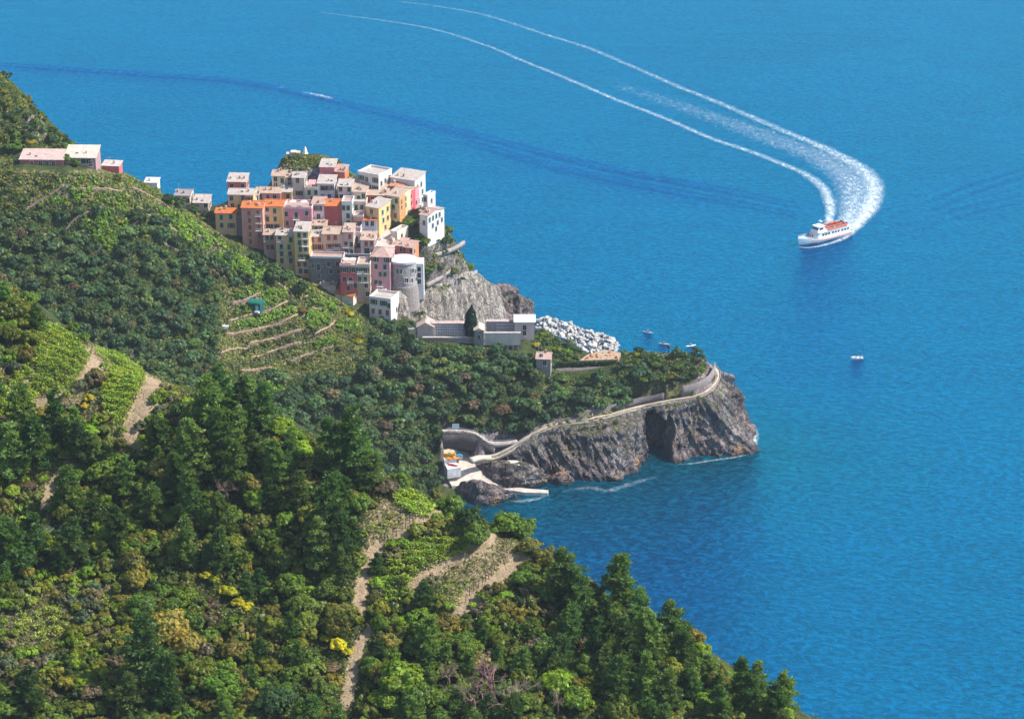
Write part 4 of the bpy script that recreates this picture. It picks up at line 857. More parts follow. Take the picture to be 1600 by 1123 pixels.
def lone_house(label, u0, uc, ve, vb, y, wall, roof, rcol, depth, rot, rise, wins, mat=None, name='house', side=()):
    ph = math.radians(rot); xr, _, zb = G(uc, vb, y); ze = G(uc, ve, y)[2]; w = 5
    for _ in range(12):
        ul, _v = proj((xr-w*math.cos(ph), y+w*math.sin(ph), zb)); w *= (uc-u0)/(uc-ul)
    return house(dict(label=label, u0=u0, uc=uc, ve=ve, vb=vb, wall=wall, roof=roof, rcol=rcol, depth=depth, rot=rot, rise=rise, wins=wins, side=side, dy=0, grid=None, extra=(), mat=mat, name=name, w=w, base=(xr-w*math.cos(ph), y+w*math.sin(ph), zb), h=ze-zb, ph=ph))
o = lone_house('small stone cottage with pinkish roof below the cemetery', 838, 860, 561, 582, 748, (.46,.42,.39), 'gable', (.74,.53,.44), 5, 6, 1.3, [(851,567,'d')], 'stone', 'cottage'); del o['group']
o = lone_house('long low house with pink roof and dark red wall on the upper slope', 32, 100, 250, 264, 756, (.36,.10,.10), 'mono', (.76,.58,.52), 7, 2, 1.2, [(50,256,'r'),(64,256,'w'),(74,256,'w'),(84,256,'w')], None, 'farmhouse'); del o['group']
o = lone_house('house with broad cream roof and open porch joined to the long low house', 102, 150, 247, 262, 757, (.42,.24,.24), 'mono', (.82,.74,.62), 8, 2, 1.6, [(135,252,'W'),(142,256,'d')], None, 'farmhouse'); del o['group']
o = lone_house('small shed with red side wall beyond the cream roofed porch', 160, 186, 260, 268, 764, (.55,.12,.12), 'mono', (.80,.66,.62), 4, 8, .5, [], None, 'shed'); del o['group']
o = lone_house('tiny white hut on the ridge between shed and village', 226, 246, 286, 292, 776, (.8,.78,.76), 'mono', (.82,.8,.78), 4, 4, .4, [], None, 'hut'); del o['group']
# green garden hut
def green_hut():
    p = FG.cast(401, 484); r = obj('garden_hut', None, None, None, p); r.rotation_euler = (0, 0, -.35); tag(r, 'green garden hut with arched roof on a vine terrace', 'hut')
    g = (.01,.16,.12); m = MB(); m.box(-2, 2, -1.6, 1.6, -1, 2.2); obj('wall', m.mesh('wall', M_PAINT), r, (.015,.10,.085))
    m = MB(); n = 10; v = []; f = []
    for i in range(n+1):
        a = math.pi*i/n; y, z = -1.9*math.cos(a), 2.2+.9*math.sin(a); v += [(-2.3, y, z), (2.3, y, z)]
    for i in range(n): f.append((2*i, 2*i+1, 2*i+3, 2*i+2))
    f += [tuple(2*i for i in range(n+1))[::-1], tuple(2*i+1 for i in range(n+1)), (0, 2*n, 2*n+1, 1)]
    m.add(v, f); obj('roof', m.mesh('roof', M_PAINT), r, g)
    obj('door', MB().box(.4, 1.4, -1.66, -1.6, 0, 1.8).mesh('door', M_PAINT), r, (.35,.55,.6))
    obj('doorstep', MB().box(.2, 1.9, -2.6, -1.68, -.6, .05).mesh('doorstep', M_CONC), r, (.6,.62,.65))
green_hut()
for i, (u, v) in enumerate([(350,516),(355,515)]):
    p = FG.cast(u, v); o = obj('beehive_box', None, None, None, p); tag(o, 'white box on the terrace edge, '+('outer of the pair' if i == 0 else 'inner of the pair beside the wall end'), 'box', 'white boxes on the terrace edge')
    obj('body', MB().box(-.4,.4,-.4,.4,-.3,.9).mesh('body', M_PAINT), o, (.8,.79,.76)); obj('lid', MB().box(-.48,.48,-.48,.48,.902,1.05).mesh('lid', M_PAINT), o, (.82,.8,.78))

def ribbon(name, pts, wid, color, mat, thick=.5, n=70, kind='structure', lift=.06):
    c = smooth_line(pts, n); t = np.gradient(c, axis=0); t[:, 2] = 0; t /= np.linalg.norm(t, axis=1)[:, None]; nr = np.stack([-t[:, 1], t[:, 0], t[:, 0]*0], 1)
    jw = wid/2*(1+.12*vnoise(np.stack([np.arange(n)*.35, np.zeros(n), np.zeros(n)], 1), 3))[:, None]
    L = c+nr*jw; R = c-nr*jw; up = np.array([0, 0, lift]); dn = np.array([0, 0, -thick])
    V = np.stack([L+up, R+up, R+dn, L+dn], 1).reshape(-1, 3); f = []
    for i in range(n-1):
        for k in range(4): f.append((i*4+k, i*4+(k+1) % 4, (i+1)*4+(k+1) % 4, (i+1)*4+k))
    f += [(3, 2, 1, 0), tuple((n-1)*4+k for k in range(4))]
    o = obj(name, mesh_np(name, V, f, mat), None, color); o['kind'] = kind; return o, c, L, R
pl3 = [G(*q) for q in PATH_LOW]; pu3 = [G(*q) for q in PATH_UP]
_, cl, Ll, Rl = ribbon('cliff_path', pl3, 1.8, (.62,.54,.43), M_CONC, 1.6, 120)
_, cu, Lu, Ru = ribbon('upper_path', pu3, 1.4, (.52,.46,.42), M_CONC, 1.2, 60)
def wall_strip(name, label, edge, h0, h1, th, color, cat='wall', group='stone walls along the cliff path'):
    """an upright wall following an edge line, from h0 below to h1 above it"""
    e = np.asarray(edge); n = len(e); t = np.gradient(e, axis=0); t[:, 2] = 0; t /= np.linalg.norm(t, axis=1)[:, None]; nr = np.stack([-t[:, 1], t[:, 0], t[:, 0]*0], 1)*th
    jig = .12*vnoise(np.stack([np.arange(n)*.6, np.zeros(n), np.zeros(n)], 1), 9)[:, None]*np.array([0, 0, 1])
    V = np.stack([e+jig+[0, 0, h1], e+nr+jig+[0, 0, h1], e+nr+[0, 0, h0], e+[0, 0, h0]], 1).reshape(-1, 3); f = []
    for i in range(n-1):
        for k in range(4): f.append((i*4+k, i*4+(k+1) % 4, (i+1)*4+(k+1) % 4, (i+1)*4+k))
    f += [(3, 2, 1, 0), tuple((n-1)*4+k for k in range(4))]
    o = obj(name, mesh_np(name, V, f, M_STONE), None, color); return tag(o, label, cat, group)
wall_strip('retaining_wall', 'dark stone wall carrying the upper path above the ramp', Ru[:44], -6.0, -.05, .5, (.15,.135,.135))
wall_strip('parapet_wall', 'low pale parapet along the sea side of the cliff path', Rl[14:], -.3, .35, .22, (.46,.40,.35))
wall_strip('retaining_wall', 'stone wall above the outer stretch of the cliff path', Ll[84:112]+np.array([0, .6, 0]), -.5, 3.6, .6, (.38,.34,.33))
wall_strip('retaining_wall', 'dark dry stone wall above the middle stretch of the cliff path', Ll[52:80]+np.array([0, .5, 0]), -.5, 2.2, .6, (.24,.21,.22))
gw = smooth_line([G(868,576,754), G(900,575,755), G(930,574,756), G(963,572,757)], 24)
wall_strip('garden_wall', 'ivy topped stone wall under the long clipped hedge', gw, -3.6, 0, .6, (.30,.27,.27), group='garden walls on the headland')
wall_strip('garden_wall', 'short pale end pier closing the hedge wall', np.array([G(962,572,756.3), G(964,572,756.2), G(966.5,572,756.4)]), -3.8, .6, 1.0, (.55,.48,.42), group='garden walls on the headland')
zz = smooth_line([G(872,620,738), G(885,634,735), G(905,640,733)], 14); wall_strip('stair_wall', 'pale zigzag stair wall climbing from the cliff path', zz, -.8, .5, .7, (.52,.46,.42))
zz = smooth_line([G(874,621,738.5), G(900,624,738), G(930,628,737.5), G(950,632,737)], 18); wall_strip('stair_wall', 'thin pale ledge wall between stair and yellow bush', zz, -.8, .35, .5, (.48,.42,.40))
# railing posts of the upper path
rl = obj('railing', None, None, None, tuple(Lu[4])); tag(rl, 'thin metal railing along the upper path', 'railing')
m = MB()
for z in (.55, 1.05): m.tube([tuple(Ru[i]-Lu[4]+np.array([0, 0, z])) for i in range(4, 58, 3)], .04, 5)
obj('rail', m.mesh('rail', M_PAINT), rl, (.55,.53,.53))
ME_POST = MB().tube([(0,0,0),(0,0,1.1)], .05, 6).mesh('post', M_PAINT)
for i in range(4, 58, 4): q = obj('post', ME_POST, rl, (.5,.48,.48)); q.location = tuple(Ru[i]-Lu[4])
sg = obj('notice_board', None, None, None, tuple(np.array(G(712,672,719.5)))); tag(sg, 'white notice board standing at the start of the upper path', 'sign')
obj('panel', MB().box(-1.1,1.1,-.05,.05,.7,2.1).mesh('panel', M_PAINT), sg, (.75,.77,.8))
for s in (-1, 1): obj('leg', MB().box(s*.95-.06,s*.95+.06,-.04,.04,-.3,.698).mesh('leg', M_PAINT), sg, (.4,.4,.4))
def slab(name, label, pts, depth, color, cat=None, kind=None, mat=M_CONC):
    n = len(pts); V = [tuple(p) for p in pts]+[(p[0], p[1], p[2]-depth) for p in pts]
    me = bpy.data.meshes.new(name); me.from_pydata(V, [], [tuple(range(n))]+[tuple(range(2*n-1, n-1, -1))]+[(i, n+i, n+(i+1) % n, (i+1) % n) for i in range(n)]); me.materials.append(mat)
    bm = bmesh.new(); bm.from_mesh(me); bmesh.ops.recalc_face_normals(bm, faces=bm.faces); bmesh.ops.triangulate(bm, faces=[f for f in bm.faces if len(f.verts) > 4]); bm.to_mesh(me); bm.free()
    return tag(obj(name, me, None, color), label, cat, None, kind)
slab('boat_ramp', None, [S(u, v, z) for u, v, z in RAMP], 5, (.62,.54,.47), kind='structure')
slab('jetty', 'narrow concrete jetty running out from the boat ramp', [S(u, v, z) for u, v, z in [(787,756.5,1.3),(820,762.5,1.1),(857,765.5,1.0),(856,770,1.0),(820,769,1.1),(783,763.5,1.1)]], 3, (.60,.52,.47), 'jetty')
slab('stone_slab', 'bright white slab roof on the rock ledge by the ramp', [S(u, v, 7.2) for u, v in [(788,719),(808,719),(817,726),(797,728)]], 1.2, (.80,.76,.70), 'slab')
o = slab('boat_shed', None, [S(u, v, 7.4) for u, v in [(695,724),(713,722),(720,730),(699,733)]], 3.2, (.76,.74,.74)); tag(o, 'low white boat store with a red canoe on its roof', 'shed')
o = slab('boat_shed', None, [S(u, v, 8.4) for u, v in [(692,713),(711,711),(713,717),(694,719)]], 2.4, (.68,.66,.68)); tag(o, 'flat grey store under the stacked yellow kayaks', 'shed')
def kayak_mesh(L=4.2, W=.75, H=.42, n=14, name='hull'):
    m = MB(); rings = []
    for i in range(n+1):
        s = -1+2*i/n; b = W/2*max(0, 1-abs(s)**2.4)+.02; k = .16*abs(s)**2.2
        rings.append([(s*L/2, b*math.cos(a), k+(H/2)*(1+math.sin(a))*(.6+.4*(1-abs(s)**3))) for a in [math.pi*2*j/8 for j in range(8)]])
    v = [p for r in rings for p in r]; f = []
    for i in range(n):
        for j in range(8): f.append((i*8+j, (i+1)*8+j, (i+1)*8+(j+1) % 8, i*8+(j+1) % 8))
    f += [tuple(range(8)), tuple(n*8+7-j for j in range(8))]
    m.add(v, f); return m.mesh(name, M_GLOSS, True)
ME_KAY = kayak_mesh(); ME_COCK = (lambda m: (m.tube([(-.45+.0,0,.38),(.45,0,.38)], [.2,.2], 8), m.mesh('cockpit', M_PAINT))[-1])(MB())
def kayak(label, p, rz, col, name='kayak', s=1.0):
    o = obj(name, None, None, None, p); o.rotation_euler = (0, 0, rz); o.scale = (s,)*3; tag(o, label, name, 'small boats stored by the ramp')
    obj('hull', ME_KAY, o, col); obj('cockpit', ME_COCK, o, (.08,.07,.07)); return o
for i, (u, v, c, lb) in enumerate([(703,709,(.80,.45,.02),'topmost'),(702.5,711,(.82,.50,.03),'second from the top'),(702,713.5,(.80,.28,.02),'third from the top, more orange')]):
    p = S(702, 713.5, 8.45); kayak(f'yellow kayak stacked on the grey store, {lb}', (p[0], p[1]+.1*i, 8.45+.47*(2-i)), .05, c)
for i in range(2): p = S(705+i*3, 716+i*1.5, 8.45); kayak(('orange kayak lying in front of the yellow stack','deep orange kayak lying lowest beside the blue boat')[i], p, .05, (.82,.32,.02))
p = S(707, 727, 7.45); kayak('long red canoe lying across the white boat store', p, -.45, (.70,.04,.05), 'canoe')
def rowboat(label, p, rz, hullc, cover=None, s=1.0, name='rowing_boat', group=None):
    o = obj(name, None, None, None, p); o.rotation_euler = (0, 0, rz); o.scale = (s,)*3; tag(o, label, 'boat', group)
    m = MB(); n = 12; prof = []
    for i in range(n+1):
        q = i/n; b = .95*(1-max(0, (q-.45)/.55)**2.3)*(.82+.18*min(1, q*3)); z = .75+.35*q*q
        prof.append([(-2.3+4.6*q, -b, z), (-2.3+4.6*q, -b*.75, .15), (-2.3+4.6*q, 0, -.1+.25*q**4), (-2.3+4.6*q, b*.75, .15), (-2.3+4.6*q, b, z), (-2.3+4.6*q, b*.88, z-.02), (-2.3+4.6*q, b*.6, .28), (-2.3+4.6*q, -b*.6, .28), (-2.3+4.6*q, -b*.88, z-.02)])
    v = [p_ for r in prof for p_ in r]; f = []
    for i in range(n):
        for j in range(9): f.append((i*9+j, i*9+(j+1) % 9, (i+1)*9+(j+1) % 9, (i+1)*9+j))
    f.append(tuple(range(8, -1, -1))); m.add(v, f); obj('hull', m.mesh('hull', M_GLOSS), o, hullc)
    for x in (-1.2, .3): obj('bench', MB().box(x-.15, x+.15, -.7, .7, .5, .56).mesh('bench', M_PAINT), o, (.5,.35,.2))
    if cover:
        m = MB(); v = []; 
        for i in range(9):
            q = i/8; b = .98*(1-max(0, (q-.45)/.55)**2.3)*(.82+.18*min(1, q*3)); z = .8+.35*q*q
            v += [(-2.3+4.5*q, -b, z), (-2.3+4.5*q, 0, z+.35), (-2.3+4.5*q, b, z)]
        f = [(3*i+k, 3*i+k+1, 3*i+4+k, 3*i+3+k) for i in range(8) for k in (0, 1)]; m.add(v, f); obj('cover', m.mesh('cover', M_PAINT), o, cover)
    return o
rowboat('boat under a blue cover at the top of the ramp', S(717,714,6.2), -1.1, (.6,.65,.7), (.10,.35,.62))
rowboat('reddish upturned hulk of a boat leaning beside the stores', S(668,718,8.5), 1.2, (.45,.14,.12), (.40,.15,.14))

# breakwater boulders
def boulder_mesh(seed):
    rg = np.random.default_rng(seed); pts = rg.normal(size=(13, 3)); pts /= np.linalg.norm(pts, axis=1)[:, None]; pts *= rg.uniform(.7, 1.15, (13, 1))
    bm = bmesh.new()
    for p in pts: bm.verts.new(p)
    r = bmesh.ops.convex_hull(bm, input=bm.verts[:]); bmesh.ops.delete(bm, geom=list({g for g in r['geom_unused']+r['geom_interior'] if isinstance(g, bmesh.types.BMVert)}), context='VERTS')
    bmesh.ops.bevel(bm, geom=bm.edges[:], offset=.06, segments=1, affect='EDGES')
    me = bpy.data.meshes.new('boulder'); bm.to_mesh(me); bm.free(); me.materials.append(M_BOULDER); return me
BR = [boulder_mesh(100+i) for i in range(10)]
BPOLY = [(836,500),(850,496),(880,502),(920,516),(958,528),(970,540),(962,548),(935,556),(915,550),(890,534),(860,522),(838,514)]
spots = []; tries = 0
while len(spots) < 295 and tries < 40000:
    tries += 1; u, v = random.uniform(830,975), random.uniform(494,560)
    if not inpoly(np.array(u), np.array(v), BPOLY): continue
    s = random.choice([random.uniform(.5, .8), random.uniform(.7, 1.2), random.uniform(1.1, 1.7)]); x, y, z = S(u, v, random.uniform(.0, 1.8))
    if all(math.hypot(x-a, (y-b)*.8) > (s+c)*.46 for a, b, _, c in spots): spots.append((x, y, z, s))
spots.sort(key=lambda q: q[0])
for i, (x, y, z, s) in enumerate(spots):
    o = obj('boulder', BR[i % 10], None, random.choice([(1,1,1),(.9,.88,.86),(.75,.72,.72),(1,.97,.93)])); o.location = (x, y, z); o.scale = (s*random.uniform(.9,1.3), s, s*random.uniform(.65,.95)); o.rotation_euler = (random.uniform(-.5,.5), random.uniform(-.5,.5), random.uniform(0,6.28))
    end = 'nearer the cemetery block' if x < spots[len(spots)//3][0] else ('at the outer end by the orange terrace' if x > spots[2*len(spots)//3][0] else 'in the middle of the breakwater')
    sz = 'large' if s > 1.2 else ('small' if s < .8 else 'middling')
    tag(o, f'{sz} white limestone boulder {end}', 'boulder', f'{sz} white breakwater boulders {end}')
rubble = MB(); rubble.add([], [])
slab('breakwater_bed', None, [S(u, v, -.1) for u, v in BPOLY], 4, (.35,.33,.32), kind='structure', mat=M_STONE)

# terrace walls of the middle slope
TW_L = ['top vine terrace wall above the green hut','terrace wall just under the green hut','long terrace wall ending at the white boxes','terrace wall below the white boxes','terrace wall with a pale stony bank','lowest terrace wall above the shaded wood','stone faced terrace wall at the foot of the small fields','short wall stub beside the pale net','short dark wall near the stone shed','stony terrace edge at the wood side','sandy path wall beside the yellow broom','terrace edge under the dark red farmhouse','terrace edge across the upper left slope','terrace edge on the middle of the upper slope','narrow wall climbing beside the dark bush','faint terrace edge high on the sunny slope','faint terrace edge in the middle of the sunny slope','faint terrace edge close to the first houses','faint terrace edge below the red walled shed','faint terrace edge low on the sunny slope']
for k, l in enumerate(MW_PLAN):
    if len(l) < 2: continue
    c = smooth_line(l, 22); z = FG.z(c[:, 0], c[:, 1]); e = np.column_stack([c, z])
    ribbon('terrace_path', e.tolist(), .75, (.44,.31,.22), M_CONC, .3, 22, lift=.25)
    e2 = e.copy(); e2[:, 1] -= .55
    wall_strip('terrace_wall', TW_L[k], e2, -1.6, .18, .5, (.30,.215,.175), group='dry stone terrace walls')

# sand terrace with orange blooms, lamp post
slab('sand_terrace', None, [G(u, v, y) for u, v, y in [(905,563,757),(966,561,758),(970,551,764),(945,546,768),(918,554,763)]], 2.5, (.46,.35,.24), kind='structure')
o = obj('lamp_post', None, None, None, G(1045,552,766)); tag(o, 'dark post with round head standing on the garden edge', 'post')
obj('pole', MB().tube([(0,0,-1),(0,0,2.0)], .14, 8).mesh('pole', M_PAINT), o, (.06,.06,.07)); obj('head', MB().tube([(0,0,1.7),(0,0,2.0),(0,0,2.7),(0,0,3.1)], [.2,.62,.62,.1], 10).mesh('head', M_PAINT), o, (.07,.06,.06))
slab('garden_kerb', 'pale kerb of the lawn beside the dark post', [G(u, v, y) for u, v, y in [(1020,556,763),(1058,555,764),(1058,553,765),(1020,554,764)]], .8, (.62,.60,.5), 'kerb')
# hilltop monument
_g = G(477,244,852); o = obj('monument', None, None, None, (_g[0], _g[1], float(FG.z(_g[0], _g[1]))+.3)); tag(o, 'white pointed monument on the hilltop garden above the village', 'monument')
obj('spire', MB().tube([(0,0,-2),(0,0,1.2),(.05,0,2.7)], [.9,.75,.1], 4).mesh('spire', M_PAINT), o, (.8,.79,.78)); obj('plinth', MB().box(-1,1,-1,1,-2,.1).mesh('plinth', M_PAINT), o, (.75,.72,.7))
wl = smooth_line([G(425,272,838), G(445,272,839), G(470,272,839), G(500,268,840), G(520,262,842)], 24)
wall_strip('garden_wall', 'dark stone wall holding up the hilltop garden', wl, -4, .6, .6, (.26,.23,.26), group='garden walls on the headland')
for i, (u, v, cc, lb) in enumerate([(452,242.5,(.75,.5,.52),'pink'),(459,242.5,(.8,.76,.74),'white'),(465,242.8,(.80,.50,.28),'orange')]):
    _g = G(u, v, 851); o = obj('tomb', None, None, None, (_g[0], _g[1], float(FG.z(_g[0], _g[1])))); tag(o, f'{lb} little tomb on the hilltop garden', 'tomb', 'little tombs on the hilltop garden')
    obj('body', MB().box(-.9,.9,-.7,.7,-1.5,.9).mesh('body', M_PAINT), o, cc); obj('lid', MB().add([(-1,-.8,.9),(1,-.8,.9),(1,.8,.9),(-1,.8,.9),(-1,0,1.5),(1,0,1.5)], [(0,1,5,4),(2,3,4,5),(1,2,5),(3,0,4),(3,2,1,0)]).mesh('lid', M_PAINT), o, cc)
# switchback ledges on the village cliff
for lb, pts in [('lower pale ledge path cut into the village cliff', [(668,445,803),(690,433,811),(705,422,817),(697,418,818)]), ('upper pale walkway round the village cliff', [(680,398,812),(700,392,817),(718,384,823),(727,378,828)]), ('pale stepped path near the edge of the village cliff', [(722,442,822),(735,432,828),(746,424,834)])]:
    e = smooth_line([G(*q) for q in pts], 18); wall_strip('ledge_path', lb, e, -1.2, .4, 1.0, (.50,.44,.40), 'path', 'paths cut into the village cliff')

# ------------------------------------------------------------------ people
def person_mesh(pose):
    me = bpy.data.meshes.new('body')
    J = dict(pel=(0,0,.95), chest=(0,0,1.30), neck=(0,0,1.48), head=(0,.02,1.66), ls=(-.19,0,1.42), le=(-.27,.03,1.14), lh=(-.25,.14,.90), rs=(.19,0,1.42), re=(.27,.03,1.14), rh=(.25,.14,.90), lt=(-.1,0,.9), lk=(-.11,.04,.5), lf=(-.12,0,.08), rt=(.1,0,.9), rk=(.11,.04,.5), rf=(.12,0,.08))
    if pose == 'sit':
        J.update(lk=(-.12,.42,.92), lf=(-.12,.45,.5), rk=(.12,.42,.92), rf=(.12,.45,.5), lh=(-.15,.35,1.05), rh=(.15,.35,1.05)); J = {k: (a, b, c-.42) for k, (a, b, c) in J.items()}
    E = [('pel','chest'),('chest','neck'),('neck','head'),('chest','ls'),('ls','le'),('le','lh'),('chest','rs'),('rs','re'),('re','rh'),('pel','lt'),('lt','lk'),('lk','lf'),('pel','rt'),('rt','rk'),('rk','rf')]
    R = dict(pel=.15, chest=.17, neck=.06, head=.115, ls=.07, le=.05, lh=.04, rs=.07, re=.05, rh=.04, lt=.095, lk=.065, lf=.05, rt=.095, rk=.065, rf=.05)
    ks = list(J); me.from_pydata([J[k] for k in ks], [(ks.index(a), ks.index(b)) for a, b in E], [])
    o = bpy.data.objects.new('tmp_body', me); COL.objects.link(o); o.modifiers.new('s', 'SKIN')
    for i, k in enumerate(ks): me.skin_vertices[0].data[i].radius = (R[k], R[k]); me.skin_vertices[0].data[i].use_root = (k == 'pel')
    o.modifiers.new('ss', 'SUBSURF').levels = 1
    dg = bpy.context.evaluated_depsgraph_get(); ev = bpy.data.meshes.new_from_object(o.evaluated_get(dg)); bpy.data.objects.remove(o)
    co = np.empty(len(ev.vertices)*3); ev.vertices.foreach_get('co', co); z = co.reshape(-1, 3)[:, 2]; off = .42 if pose == 'sit' else 0
    a = ev.attributes.new('part', 'FLOAT', 'POINT'); a.data.foreach_set('value', np.where(z > 1.48-off, 1.0, np.where(z < .98-off, .0, .5)).astype(np.float32)); ev.name = 'body'
    for p in ev.polygons: p.use_smooth = True
    return ev
def mat_person():
    n = NT('clothes_and_skin'); p = n.attr('part'); oi = n.n('ShaderNodeObjectInfo').outputs['Random']
    leg = n.mix(oi, (.05,.06,.12), (.30,.26,.20)); c = n.mix(n.math('GREATER_THAN', p, .25), leg, ocol(n)); c = n.mix(n.math('GREATER_THAN', p, .75), c, (.45,.27,.19))
    return n.done(n.bsdf(c, .8, None, .2).outputs[0])
M_PERS = mat_person(); ME_STAND = person_mesh('stand'); ME_SIT = person_mesh('sit')
ME_HAIR = (lambda m: (m.tube([(0,-.02,1.62),(0,-.02,1.74),(0,0,1.80)], [.125,.12,.05], 8), m.mesh('hair', M_PAINT, True))[-1])(MB())
for q in (ME_STAND, ME_SIT): q.materials.append(M_PERS)
def person(label, p, rz, shirt, sit=False, group=None):
    o = obj('person', ME_SIT if sit else ME_STAND, None, shirt); o.location = p; o.rotation_euler = (0, 0, rz); tag(o, label, 'person', group)
    h = obj('hair', ME_HAIR, o, random.choice([(.03,.02,.015),(.10,.06,.03),(.25,.18,.10)]))
    if sit: h.location = (0, 0, -.42)
    return o
def path_pt(k): return (float(cl[k][0]), float(cl[k][1]), float(cl[k][2])+.07)
person('person in a white shirt standing on the cliff path', path_pt(58), 2.0, (.8,.78,.75))
person('person in a red shirt near the outer bend of the path', path_pt(104), -2, (.6,.12,.1)); person('person in a dark shirt at the outer bend of the path', path_pt(107), 1, (.06,.07,.12))

# ------------------------------------------------------------------ ferry and small boats
def ferry():
    a = np.array(S(1326,363,0)); b = np.array(S(1249,384,0)); c = (a+b)/2; ang = math.atan2(b[1]-a[1], b[0]-a[0]); L = 27.0
    r = obj('ferry', None, None, None, tuple(c)); r.rotation_euler = (0, 0, ang); tag(r, 'white passenger ferry with open upper deck turning on the sea', 'ferry')
    W_ = (.82,.81,.80); n = 26; rings = []
    def half(q): return 3.3*(1-max(0, (q-.55)/.45)**2.4)*(.9+.1*min(1, q*4))
    def sheer(q): return 1.9+1.5*max(0, (q-.45)/.55)**2
    for i in range(n+1):
        q = i/n; x = -L/2+L*q; h = half(q); d = sheer(q); rake = 1.2*q**3
        rings.append([(x+rake*.9, -h-.0, d), (x+rake*.6, -h*.96, d*.5), (x, -h*.82, .1), (x-.3, 0, -.9+.9*q**5), (x, h*.82, .1), (x+rake*.6, h*.96, d*.5), (x+rake*.9, h, d)])
    v = [p for g in rings for p in g]; f = []
    for i in range(n):
        for j in range(6): f.append((i*7+j, i*7+j+1, (i+1)*7+j+1, (i+1)*7+j))
    f.append(tuple(range(6, -1, -1))); m = MB(); m.add(v, f); obj('hull', m.mesh('hull', M_GLOSS, True), r, W_)
    m = MB(); v = []; f = []
    for i in range(n+1): v += [(rings[i][0][0], rings[i][0][1]+.02, rings[i][0][2]-.35), (rings[i][6][0], rings[i][6][1]-.02, rings[i][6][2]-.35)]
    for i in range(n): f.append((2*i, 2*i+2, 2*i+3, 2*i+1))
    m.add(v, f); obj('deck', m.mesh('deck', M_PAINT), r, (.50,.52,.55))
    for s in (0, 6):
        m = MB(); pts = [Vector(rings[i][s])*1.0+Vector((0, (-.05 if s == 0 else .05), -.75)) for i in range(1, 22)]; m.tube([tuple(p) for p in pts], .14, 6); obj('stripe', m.mesh('stripe', M_GLOSS), r, (.62,.16,.08))
        m = MB(); pts = [Vector(rings[i][2])+Vector((0, (-.04 if s == 0 else 0), .25)) if s == 0 else Vector(rings[i][4])+Vector((0, .04, .25)) for i in range(19, n+1)]; m.tube([tuple(p) for p in pts], .2, 6); obj('bow_fender', m.mesh('bow_fender', M_PAINT), r, (.10,.11,.14))
    # main cabin with sloped front
    m = MB(); x0, x1, hw, z0, z1 = -11.5, 5.2, 2.75, 1.5, 4.1
    m.add([(x0,-hw,z0),(x1+1.2,-hw*.92,z0),(x1+1.2,hw*.92,z0),(x0,hw,z0),(x0,-hw,z1),(x1,-hw*.9,z1),(x1,hw*.9,z1),(x0,hw,z1)], [(0,1,5,4),(1,2,6,5),(2,3,7,6),(3,0,4,7),(4,5,6,7)]); cab = obj('cabin', m.mesh('cabin', M_GLOSS), r, W_)
    for s in (-1, 1):
        for i in range(9):
            x = -10.3+1.55*i+(.5 if i > 2 else 0)+(.5 if i > 5 else 0); w = obj('window', MB().box(x-.5, x+.5, -.03, .03, 2.75, 3.5).mesh('window', M_GLASS), cab); w.location = (0, s*(hw+.03-.014*i), 0)
    obj('upper_deck', MB().box(x0-.6, x1+.2, -hw-.15, hw+.15, z1+.004, z1+.16).mesh('upper_deck', M_GLOSS), r, W_)
    # wheelhouse
    m = MB(); m.add([(1.8,-1.9,4.26),(5.6,-1.7,4.26),(5.6,1.7,4.26),(1.8,1.9,4.26),(2.0,-1.8,6.3),(4.7,-1.6,6.3),(4.7,1.6,6.3),(2.0,1.8,6.3)], [(0,1,5,4),(1,2,6,5),(2,3,7,6),(3,0,4,7),(4,5,6,7)]); wh = obj('wheelhouse', m.mesh('wheelhouse', M_GLOSS), r, W_)
    for i in range(4):
        y = -1.2+.8*i; p = MB().add([(5.32,y-.33,5.1),(5.32,y+.33,5.1),(4.98,y+.33,5.85),(4.98,y-.33,5.85),(5.26,y-.33,5.1),(5.26,y+.33,5.1),(4.92,y+.33,5.85),(4.92,y-.33,5.85)], [(0,1,2,3),(7,6,5,4),(0,4,5,1),(1,5,6,2),(2,6,7,3),(3,7,4,0)]); obj('window', p.mesh('window', M_GLASS), wh)
    for s in (-1, 1): obj('window', MB().box(2.6, 4.4, s*1.80-.06, s*1.80+.06, 5.1, 5.8).mesh('window', M_GLASS), wh)
    obj('wheelhouse_roof', MB().box(1.6, 5.1, -2.0, 2.0, 6.304, 6.45).mesh('wheelhouse_roof', M_GLOSS), wh, W_)
    ms = obj('mast', MB().tube([(2.6,0,6.4),(2.4,0,9.6)], [.12,.05], 6).mesh('mast', M_PAINT), r, (.8,.8,.8)); obj('radar', MB().box(2.1,2.9,-.9,.9,8.0,8.15).mesh('radar', M_PAINT), ms, (.8,.8,.8))
    obj('aerial', MB().tube([(4.2,1.2,6.4),(4.1,1.2,9.0)], .04, 5).mesh('aerial', M_PAINT), r, (.8,.8,.8))
    # rails
    m = MB()
    for z in (.55, 1.05): m.tube([(1.5,-2.8,4.26+z),(-11.8,-2.8,4.26+z),(-11.8,2.8,4.26+z),(1.5,2.8,4.26+z)], .045, 5)
    for i in range(12):
        for s in (-1, 1): m.box(1.4-1.2*i-.03, 1.4-1.2*i+.03, s*2.8-.03, s*2.8+.03, 4.26, 5.3)
    obj('railing', m.mesh('railing', M_PAINT), r, (.8,.79,.78))
    for s in (-1, 1): obj('side_banner', MB().box(-9.6, 1.0, s*2.88-.03, s*2.88+.03, 4.4, 5.15).mesh('side_banner', M_PAINT), r, (.80,.16,.06))
    m = MB()
